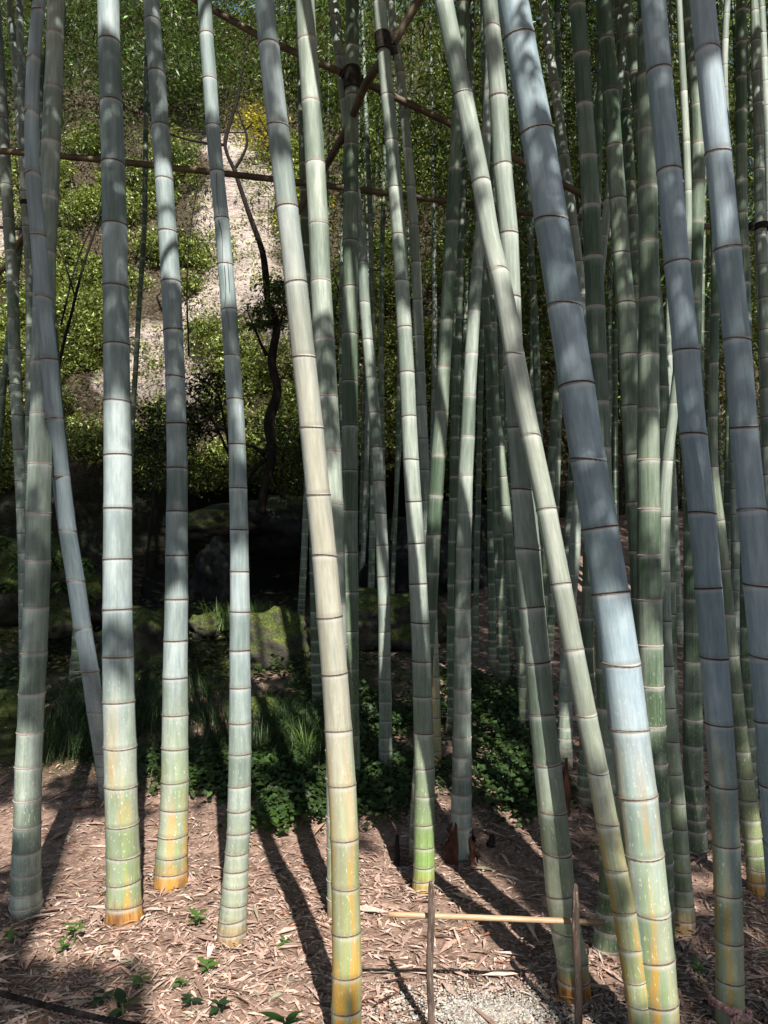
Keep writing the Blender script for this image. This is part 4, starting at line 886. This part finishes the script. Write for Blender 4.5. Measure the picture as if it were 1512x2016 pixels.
root = empty('yellow_leaved_tree', tuple(at(560, 420, 11.2)), 'small tree with glowing yellow-green leaves behind the tan culm', 'tree')
branch([(575,430,6),(560,360,5),(540,290,4),(510,230,3)], 11.2, root, 'trunk')
crown('crown', spots_bank(478, 195, 545, 285, 0.2, 0.6, 14, 110, 0.2) + spots_bank(560, 320, 640, 480, 0.2, 0.5, 16, 110, 0.22), 'leaf', (0.42, 0.36, 0.05), 0.085, 0.026, root, 0.4)
root = empty('dark_shrub', tuple(at(450, 905, 10.4)), 'dark twiggy shrub with small leaves coloured black-green for shade before the pale rock', 'shrub')
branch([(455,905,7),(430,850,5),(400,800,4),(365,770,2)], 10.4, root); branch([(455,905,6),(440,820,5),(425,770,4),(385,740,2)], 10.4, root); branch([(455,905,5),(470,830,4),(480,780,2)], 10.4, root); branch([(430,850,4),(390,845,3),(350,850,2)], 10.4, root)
crown('crown', spots_px(360, 735, 440, 860, 10.2, 10.7, 40, 42, 0.14) + spots_px(290, 790, 360, 880, 10.2, 10.7, 14, 40, 0.14), 'leaf', (0.010, 0.016, 0.008), 0.07, 0.032, root, 0.05)  # shade of these leaves is put into their near-black colour
root = empty('leafy_shrub', tuple(at(560, 980, 10.6)), 'dense dark shrub below the winding trunk', 'shrub')
branch([(560,985,7),(555,920,5),(570,850,3)], 10.6, root); branch([(555,980,6),(520,900,4),(480,870,2)], 10.6, root, n=16)
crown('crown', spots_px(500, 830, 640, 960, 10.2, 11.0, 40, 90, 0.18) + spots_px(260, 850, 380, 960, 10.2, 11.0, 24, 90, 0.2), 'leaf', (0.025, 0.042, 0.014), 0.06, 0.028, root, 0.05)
root = empty('thin_sapling', tuple(at(281, 1165, 9.4)), 'bare thin sapling trunk between the orange-footed and rusty-footed culms', 'tree')
branch([(280,1170,7),(287,1110,6),(294,1060,6),(300,1010,5),(304,960,4),(312,880,3)], 9.4, root, 'trunk')
crown('crown', spots_px(270, 800, 350, 900, 9.2, 9.6, 12, 60, 0.15), 'leaf', (0.025, 0.042, 0.014), 0.06, 0.025, root, 0.05)

for lb, bx, n_, tr in [('fine shade-coloured sprays drooping before the lit bank left of the rusty-footed culm', (110, 300, 300, 560), 60, [(120,640,4),(150,520,3),(190,420,2),(210,330,2)]), ('fine shade-coloured sprays drooping before the lit bank right of the rusty-footed culm', (350, 330, 420, 640), 40, [(372,700,4),(368,560,3),(376,450,2),(390,360,2)]),
                       ('fine shade-coloured sprays drooping beside the left border culms', (-20, 200, 110, 560), 34, [(70,660,4),(60,520,3),(40,400,2),(30,300,2)]), ('fine shade-coloured sprigs between the tan culm and the straight green one', (560, 480, 760, 700), 44, [(690,900,5),(700,760,4),(680,620,3),(650,520,2)])]:
    root = empty('shade_spray', tuple(at(tr[0][0], tr[0][1], 11.0)), lb, 'shrub'); branch(tr, 11.0, root, n=20)
    crown('crown', spots_px(bx[0], bx[1], bx[2], bx[3], 10.4, 11.8, int(n_*0.8), 34, 0.13), 'leaf', (0.014, 0.022, 0.010), 0.075, 0.017, root, 0.1, 0.8, -0.6, 0.7)  # near-black leaf colour stands in for shaded leaves and dark gaps
# leafy sprays hanging into the top of the picture from the culms behind the front row; base colours carry their shade and sun
for key, bx, Ya, Yb, k_, base_ in [('K11', (560, -80, 700, 230), 8.6, 10.6, 46, (0.022, 0.042, 0.012)), ('K15', (680, -80, 860, 330), 8.6, 10.8, 60, (0.024, 0.046, 0.013)), ('K18', (840, -80, 1000, 420), 8.4, 10.8, 56, (0.020, 0.040, 0.012)),
                                   ('K43', (1010, -80, 1180, 480), 8.0, 10.6, 64, (0.022, 0.044, 0.012)), ('K30b', (1160, -80, 1320, 420), 8.0, 10.6, 46, (0.030, 0.058, 0.014)), ('K42', (1300, -80, 1530, 330), 8.2, 10.2, 46, (0.085, 0.13, 0.025)),
                                   ('K6b', (120, -80, 420, 150), 9.2, 11.0, 50, (0.026, 0.050, 0.015)), ('T1', (-40, -80, 130, 240), 9.2, 11.0, 30, (0.026, 0.050, 0.015))]:
    crown('hanging_leaves', spots_px(bx[0], bx[1], bx[2], bx[3], Ya, Yb, k_, 60, 0.17), 'leaf', base_, 0.10, 0.019, CULMS[key]['root'], 0.2, 0.8, -0.9, 0.9)
# greenery on the cliff: one uncountable mass of creepers and ferns
spots = []
for _ in range(520):
    px = random.uniform(-80, 980); py = random.uniform(110 if px > 620 else 270, 950)
    q = cliff_px(px, py); x, z = q.x, q.z
    if z > 14.5: continue
    if any(((px-a)/w)**2+((py-b)/h)**2 < 1.1 for a, b, w, h in BARE):
        if random.random() < 0.25: continue
        for _k in range(random.randint(3, 12)): spots.append(((x+random.gauss(0, .28), cliff_at(x, z)-0.08, z+random.gauss(0, .14)), 14, random.uniform(0.04, 0.10)))
        continue
    if mnoise.noise(Vector((x*0.8, z*0.9, 4))) < -0.12 and random.random() < 0.8: continue
    R0 = random.uniform(0.18, 0.55); yc = cliff_at(x, z)
    for _k in range(int(10+60*R0*R0*4)):
        d = Vector((random.gauss(0, 1), random.gauss(0, 1), random.gauss(0, 1))).normalized()*R0*random.uniform(0.6, 1.0)
        if d.y > 0.1: d.y *= -0.4
        spots.append(((x+d.x*1.2, yc-0.1+d.y, z+d.z*0.75), 20, random.uniform(0.05, 0.10)))
o = crown('cliff_greenery', spots, 'leaf', (0.13, 0.175, 0.055), 0.075, 0.028, None, 0.4, 0.95, -0.45, 0.8)
tag(o, 'yellow-green creepers and ferns covering the sunlit cliff', 'foliage', kind='stuff')
# distant mass of leaves behind the grove
spots = []
for _ in range(3400):
    px = random.uniform(560, 1680); Yd = random.uniform(15.5, 21); py = random.uniform(-160, 940)
    if px < 640 and Yd < cliff_px(px, py).y - 0.3: continue
    spots.append((at(px, py, Yd), 26, random.uniform(0.25, 0.5)))
for _ in range(1100):
    px = random.uniform(880, 1640); Yd = random.uniform(11.5, 15); py = random.uniform(150, 900)
    spots.append((at(px, py, Yd), 20, random.uniform(0.15, 0.35)))
for _ in range(700):
    px = random.uniform(1150, 1700); Yd = random.uniform(21, 25); py = random.uniform(-260, 260)
    spots.append((at(px, py, Yd), 24, random.uniform(0.4, 0.7)))
for _ in range(800):
    px = random.uniform(-120, 700); py = random.uniform(-200, 160); Yd = cliff_px(px, py).y + random.uniform(-0.4, 1.5)
    spots.append((at(px, py, Yd), 26, random.uniform(0.25, 0.5)))
o = crown('distant_foliage', spots, 'leaf', (0.036, 0.065, 0.017), 0.14, 0.040, None, 0.25, 0.85, -0.5, 0.7)
tag(o, 'distant wall of bamboo leaves behind the grove', 'foliage', kind='stuff')

# ------------------------------------------------------------------ floor cover
def ground_pts(n, Y0, Y1, power=1.0, side=0.62):
    y = Y0 + (Y1-Y0)*rng.random(n)**power; x = (rng.random(n)*2-1)*(side*y+0.25)
    z = gz(x, y) + np.array([bump(a, b) for a, b in zip(x, y)]); return np.stack([x, y, z], -1)
# fallen leaves and sheaths
P = ground_pts(84000, 1.7, 9.5, 2.0)
n1 = np.array([mnoise.noise(Vector((a*0.9, b*0.9, 7))) for a, b in P[:, :2]])
mossy = (P[:, 0] < 0.6) & (P[:, 1] > 5.2) & (P[:, 1] < 7.2)
keep = ~(mossy & (rng.random(len(P)) < 0.88)) & (rng.random(len(P)) < 0.72 + 0.9*n1); P = P[keep]; n = len(P)
P[:, 2] += rng.uniform(0.001, 0.014, n)
a = rng.random(n)*2*math.pi; D = np.stack([np.cos(a), np.sin(a), rng.normal(size=n)*0.07], -1)
N = rng.normal(size=(n, 3))*0.20; N[:, 2] += 1
pal = np.array([(0.50, 0.345, 0.29), (0.38, 0.25, 0.205), (0.54, 0.405, 0.345), (0.26, 0.165, 0.135), (0.56, 0.45, 0.385), (0.48, 0.33, 0.24), (0.34, 0.15, 0.08), (0.33, 0.32, 0.24)])
ci = rng.choice(len(pal), n, p=[.26, .2, .2, .12, .1, .07, .02, .03]); cols = pal[ci]*np.exp(rng.normal(size=(n, 1))*0.16)
# (drifts round the culm feet)
foot_p, foot_d = [], []
for key, c in CULMS.items():
    if key[0] != 'K' or c['Y'] > 6: continue
    zb = c['zr'][0]; xb = float(np.interp(zb, c['z'], c['x'])); r_ = c['r'](zb)
    for _ in range(110):
        a_ = random.uniform(0, 6.283); q = r_ + 0.004 + abs(random.gauss(0, 0.035)); lift = max(0, 0.030-(q-r_)*0.5)*random.random()
        x_, y_ = xb+q*math.cos(a_), c['Y']+q*math.sin(a_)
        foot_p.append((x_, y_, float(gz(x_, y_))+bump(x_, y_)+0.006+lift)); t_ = a_+random.choice((1.57, -1.57))+random.gauss(0, .5); foot_d.append((math.cos(t_), math.sin(t_), random.gauss(0, .25)))
m_ = len(foot_p); P = np.vstack([P, np.array(foot_p)]); D = np.vstack([D, np.array(foot_d)]); N = np.vstack([N, rng.normal(size=(m_, 3))*0.3+np.array([0, 0, 1.0])])
cols = np.vstack([cols, pal[rng.choice(5, m_)]*0.85]); n += m_
big = rng.random(n) < 0.035
L = np.where(big, rng.uniform(0.10, 0.20, n), 0.018+0.075*rng.random(n)**1.9); W = np.where(big, rng.uniform(0.012, 0.032, n), rng.uniform(0.005, 0.014, n))
o = leaf_obj('leaf_litter', P, D, L, W, cols, M['litter'], None, N, 0.12)
tag(o, 'pinkish tan litter of fallen bamboo leaves and sheaths', 'leaf litter', kind='stuff')
# pale gravel
g0 = gnd(960, 1985); P = []
for _ in range(5200):
    a_, r_ = random.uniform(0, 6.28), abs(random.gauss(0, 0.15)); P.append((g0.x+r_*1.2*math.cos(a_), g0.y+r_*0.8*math.sin(a_)-0.06))
V, Q, cc = [], [], []
octa = np.array([(1, 0, 0), (0, 1, 0), (-1, 0, 0), (0, -1, 0), (0, 0, .8), (0, 0, -.8)])
fc = [(0, 1, 4), (1, 2, 4), (2, 3, 4), (3, 0, 4), (1, 0, 5), (2, 1, 5), (3, 2, 5), (0, 3, 5)]
for (x, y) in P:
    s = random.uniform(0.0025, 0.0075)*(1.6 if random.random() < .06 else 1); b = len(V); rot = Matrix.Rotation(random.uniform(0, 6.28), 3, 'Z'); g = random.gauss(0.27, 0.10); gc = (g, g*random.uniform(.86, .98), g*random.uniform(.72, .92))
    for q in octa:
        w = rot @ Vector(q*np.array([s*random.uniform(.8, 1.5), s*random.uniform(.7, 1.2), s*random.uniform(.6, 1)])); V.append((x+w.x, y+w.y, float(gz(x, y))+bump(x, y)+0.011+w.z))
        cc.append(gc)
    Q += [(b+i0, b+i1, b+i2) for i0, i1, i2 in fc]
o = mesh_np('gravel', V, Q, M['gravel'], cols=np.clip(np.array(cc), .1, .75)); tag(o, 'patch of pale crushed gravel at the bottom between the charred stakes', 'gravel', kind='stuff')
# low ivy-like ground cover
def cover(name, label, boxes, count, base, Lr, hr, ratio=0.85):
    P = []
    for k in range(count):
        x0_, y0_, x1_, y1_ = random.choice(boxes); g = gnd(random.uniform(x0_, x1_), random.uniform(y0_, y1_))
        if mnoise.noise(Vector((g.x*1.6, g.y*1.6, 2))) < (-0.36 if count > 1000 else -0.1): continue
        for _ in range(6): P.append((g.x+random.gauss(0, .07), g.y+random.gauss(0, .07), g.z+random.uniform(*hr)))
    P = np.array(P); n = len(P); a = rng.random(n)*6.283
    D = np.stack([np.cos(a), np.sin(a), rng.normal(size=n)*0.25-0.1], -1); N = rng.normal(size=(n, 3))*0.35; N[:, 2] += 1; N[:, 1] -= 0.25
    L = rng.uniform(*Lr, n); o = leaf_obj(name, P, D, L, L*ratio, green_cols(n, base, .35, .06), M['leaf'], None, N, 0.12)
    tag(o, label, 'ground cover', kind='stuff')
cover('ground_cover', 'dark green heart-leaved ground cover around the middle culms', [(560, 1400, 900, 1520), (640, 1420, 1060, 1560), (520, 1500, 820, 1620), (940, 1350, 1080, 1600), (880, 1320, 1060, 1420), (1020, 1480, 1080, 1660), (560, 1340, 900, 1430), (420, 1470, 660, 1580), (250, 1480, 480, 1560)], 2900, (0.034, 0.07, 0.024), (0.028, 0.055), (0.005, 0.10))
cover('ground_cover', 'small leafy weeds between the left culms at the edge of the litter', [(250, 1500, 420, 1560), (370, 1510, 470, 1600), (480, 1560, 560, 1640), (500, 1500, 640, 1600)], 420, (0.045, 0.095, 0.025), (0.03, 0.055), (0.01, 0.11))
cover('ground_cover', 'ferny dark undergrowth round the mossy stones before the grotto', [(200, 1190, 330, 1330), (330, 1280, 640, 1345), (560, 1180, 660, 1330), (700, 1230, 900, 1330), (0, 1290, 230, 1380), (640, 1290, 900, 1400), (370, 1195, 420, 1240)], 620, (0.030, 0.052, 0.016), (0.04, 0.09), (0.01, 0.16), 0.45)
def blades(name, label, cens, per, Lr, base, spread, cat='grass', kind='stuff', parent=None, lean=0.7):
    V, Q, cc = [], [], []
    for c in cens:
        for _ in range(per):
            a = random.uniform(0, 6.28); l = random.uniform(*Lr); w = random.uniform(0.002, 0.0042)*(1.3 if l > .3 else 1); le = random.uniform(0.25, 1)*lean
            x, y = c[0]+random.gauss(0, spread), c[1]+random.gauss(0, spread); z = c[2]
            dx, dy = math.cos(a), math.sin(a); px_, py_ = -dy*w, dx*w; b = len(V); f = math.exp(random.gauss(0, .35))
            for q in range(4):
                t = q/3; o_ = le*l*t**1.7; h_ = l*(t-0.42*le*t**2.6); ww = 1-t*0.92
                V += [(x+dx*o_+px_*ww, y+dy*o_+py_*ww, z+h_), (x+dx*o_-px_*ww, y+dy*o_-py_*ww, z+h_)]; cc += [tuple(f*e for e in base)]*2
            Q += [(b+2*q, b+2*q+1, b+2*q+3, b+2*q+2) for q in range(3)]
    o = mesh_np(name, V, Q, M['grass'], cols=np.clip(np.array(cc), 0, .5), parent=parent); 
    if parent is None: tag(o, label, cat, kind=kind)
    else: o['kind'] = 'stuff'
    return o
cs = []
for _ in range(260):
    bx = random.choice([(250, 1400, 620, 1490), (340, 1420, 600, 1540), (90, 1360, 210, 1500), (250, 1350, 420, 1450), (540, 1430, 640, 1520)]); cs.append(gnd(random.uniform(bx[0], bx[2]), random.uniform(bx[1], bx[3])))
blades('dark_grass', 'dark tufted grass in shade behind the left culms', cs, 24, (0.12, 0.30), (0.026, 0.05, 0.015), 0.075, lean=1.35)
def tuft(label, px, py, Yt, n, Lr, sp):
    p = at(px, py, Yt); root = empty('grass_tuft', tuple(p), label, 'grass'); blades('blades', None, [p]*6, n//6, Lr, (0.09, 0.15, 0.04), sp, parent=root, lean=0.9)
tuft('sunlit green grass tuft on the mossy slope behind the cracked blue culm', 462, 1238, 8.6, 420, (0.2, 0.42), 0.13)
tuft('smaller sunlit grass tuft right of the cracked blue culm', 505, 1232, 8.4, 260, (0.18, 0.36), 0.10)
tuft('bright upright grass clump beside the tan culm above the ground cover', 600, 1500, gnd(600, 1500).y, 160, (0.18, 0.34), 0.05)

# ------------------------------------------------------------------ seedlings and leafy plants (each leaf a part)
def leaf_mesh(name, L, W, n=6, curve=0.25, fold=0.18, col=(0.06, 0.13, 0.03)):
    V = []; 
    for k in range(n+1):
        t = k/n; w = W/2*math.sin(math.pi*min(1, t**0.75))**0.9 + 0.0006; z = -curve*L*t*t + 0.12*L*t
        V += [(-w, L*t, z+fold*w), (0, L*t, z), (w, L*t, z+fold*w)]
    i = np.arange(n)[:, None]*3; j = np.arange(2)[None]; Q = np.stack([i+j, i+j+1, i+j+4, i+j+3], -1).reshape(-1, 4)
    o = mesh_np(name, V, Q, M['leaf'], cols=np.tile(np.array(col)*1.0, (len(V), 1)), smooth=True); me = o.data; bpy.data.objects.remove(o); return me
LM = {'seed': leaf_mesh('seedling_leaf', 0.075, 0.032, col=(0.07, 0.15, 0.03)), 'dark': leaf_mesh('dark_leaf', 0.10, 0.052, col=(0.018, 0.05, 0.018)), 'long': leaf_mesh('long_leaf', 0.17, 0.045, 8, 0.35, col=(0.055, 0.13, 0.03)),
      'bank': leaf_mesh('bank_leaf', 0.15, 0.085, 7, 0.5, 0.15, col=(0.05, 0.085, 0.02)), 'fern': leaf_mesh('fern_leaf', 0.10, 0.018, col=(0.06, 0.12, 0.03))}
def plant(name, label, p, kind, n, height, sc=1.0, up=0.5, cat='plant', group=None):
    root = empty(name, tuple(p), label, cat, group); rs = random
    tube('stem', [tuple(p+Vector((0, 0, -0.02))), tuple(p+Vector((0.004, 0, height*0.5))), tuple(p+Vector((0.0, 0.004, height)))], 0.0028*sc, M['grass_stem'], 6, root)
    for k in range(n):
        lo = bpy.data.objects.new('leaf', LM[kind]); COL.objects.link(lo)
        h = height*(0.45+0.55*(k+1)/n) if n > 2 else height
        a = k*2.399+rs.uniform(-.4, .4); lo.location = (0, 0, h); lo.rotation_euler = (rs.uniform(-.1, up), rs.uniform(-.2, .2), a)
        s_ = sc*rs.uniform(0.5, 0.95); lo.scale = (s_,)*3; lo.parent = root
M['grass_stem'] = simple('plant_stem', (0.06, 0.10, 0.03), (0.10, 0.14, 0.05), 20)
def gp(px, py): g = gnd(px, py); g.z = float(gz(g.x, g.y)) + bump(g.x, g.y); return g
plant('seedling', 'bright green star-shaped seedling in the sunlit litter left of the cracked culm', gp(390, 1832), 'seed', 6, 0.05, 1.0)
plant('seedling', 'small seedling at the left border in the litter', gp(20, 1868), 'seed', 6, 0.05, 0.8)
plant('seedling', 'upright seedling below the orange-footed culm', gp(145, 1862), 'seed', 7, 0.07, 0.9)
plant('seedling', 'low seedling just below the upright one', gp(122, 1892), 'seed', 6, 0.05, 0.8)
plant('seedling', 'bright seedling right of the centre of the shaded bottom edge', gp(405, 1928), 'seed', 6, 0.05, 0.8)
plant('seedling', 'small seedling between the two bottom weeds', gp(355, 1945), 'seed', 5, 0.04, 0.7)
plant('seedling', 'dull green seedling in the shaded litter at lower left', gp(275, 1955), 'seed', 6, 0.05, 0.9)
plant('seedling', 'green seedling close to the stout corner culm in the shade behind it', gp(152, 1552), 'seed', 7, 0.07, 0.9)
plant('seedling', 'tiny seedling in the sun near the tan culm shadow', gp(560, 1868), 'seed', 4, 0.03, 0.5)
plant('seedling', 'dark leafy seedling behind the rope-tied culm', gp(1375, 1935), 'seed', 7, 0.08, 0.9)
plant('seedling', 'lit green seedling behind the foot of the orange-footed green culm', gp(1168, 1690), 'seed', 7, 0.08, 0.9)
plant('glossy_plant', 'dark glossy variegated plant at the bottom left', gp(205, 1988), 'dark', 4, 0.05, 0.7)
plant('glossy_plant', 'dark glossy plant second from the left along the bottom', gp(240, 1998), 'dark', 4, 0.05, 0.8)
plant('glossy_plant', 'low dark plant below the sunlit litter at the bottom', gp(375, 1985), 'dark', 5, 0.04, 0.6)
plant('glossy_plant', 'dark plant at the bottom edge left of the long-leaved one', gp(430, 2008), 'dark', 5, 0.05, 0.6)
plant('long_leaved_plant', 'large-leaved bright plant at the bottom edge beside the tan culm', at(562, 2050, 2.15), 'long', 7, 0.06, 0.62, 0.35)
for (px, py, lb) in [(10, 1090, 'broad-leaved plant at the very left of the shaded bank'), (28, 1130, 'broad-leaved plant low on the bank behind the border culm'), (14, 1178, 'broad-leaved plant at the foot of the bank at the left border'),
                     (108, 1130, 'broad-leaved plant right of the stout corner culm'), (118, 1175, 'broad-leaved plant low beside the dark curved-foot culm'), (172, 1200, 'broad-leaved plant right of the dark curved-foot culm'), (170, 1130, 'broad-leaved plant high between dark culm and blue leaning culm'), (90, 1075, 'broad-leaved plant on top of the bank')]:
    plant('broadleaf_plant', lb, at(px, py, 7.75), 'bank', 17, 0.16, 0.95, -0.35)
plant('fern', 'small green fern beside the sunlit mossy boulder', at(572, 1300, 8.4), 'fern', 12, 0.10, 1.6, 0.3)
plant('fern', 'bright fern frond hanging on the cliff right of the rusty-footed culm', at(372, 655, 12.3), 'fern', 16, 0.12, 2.2, -0.3)
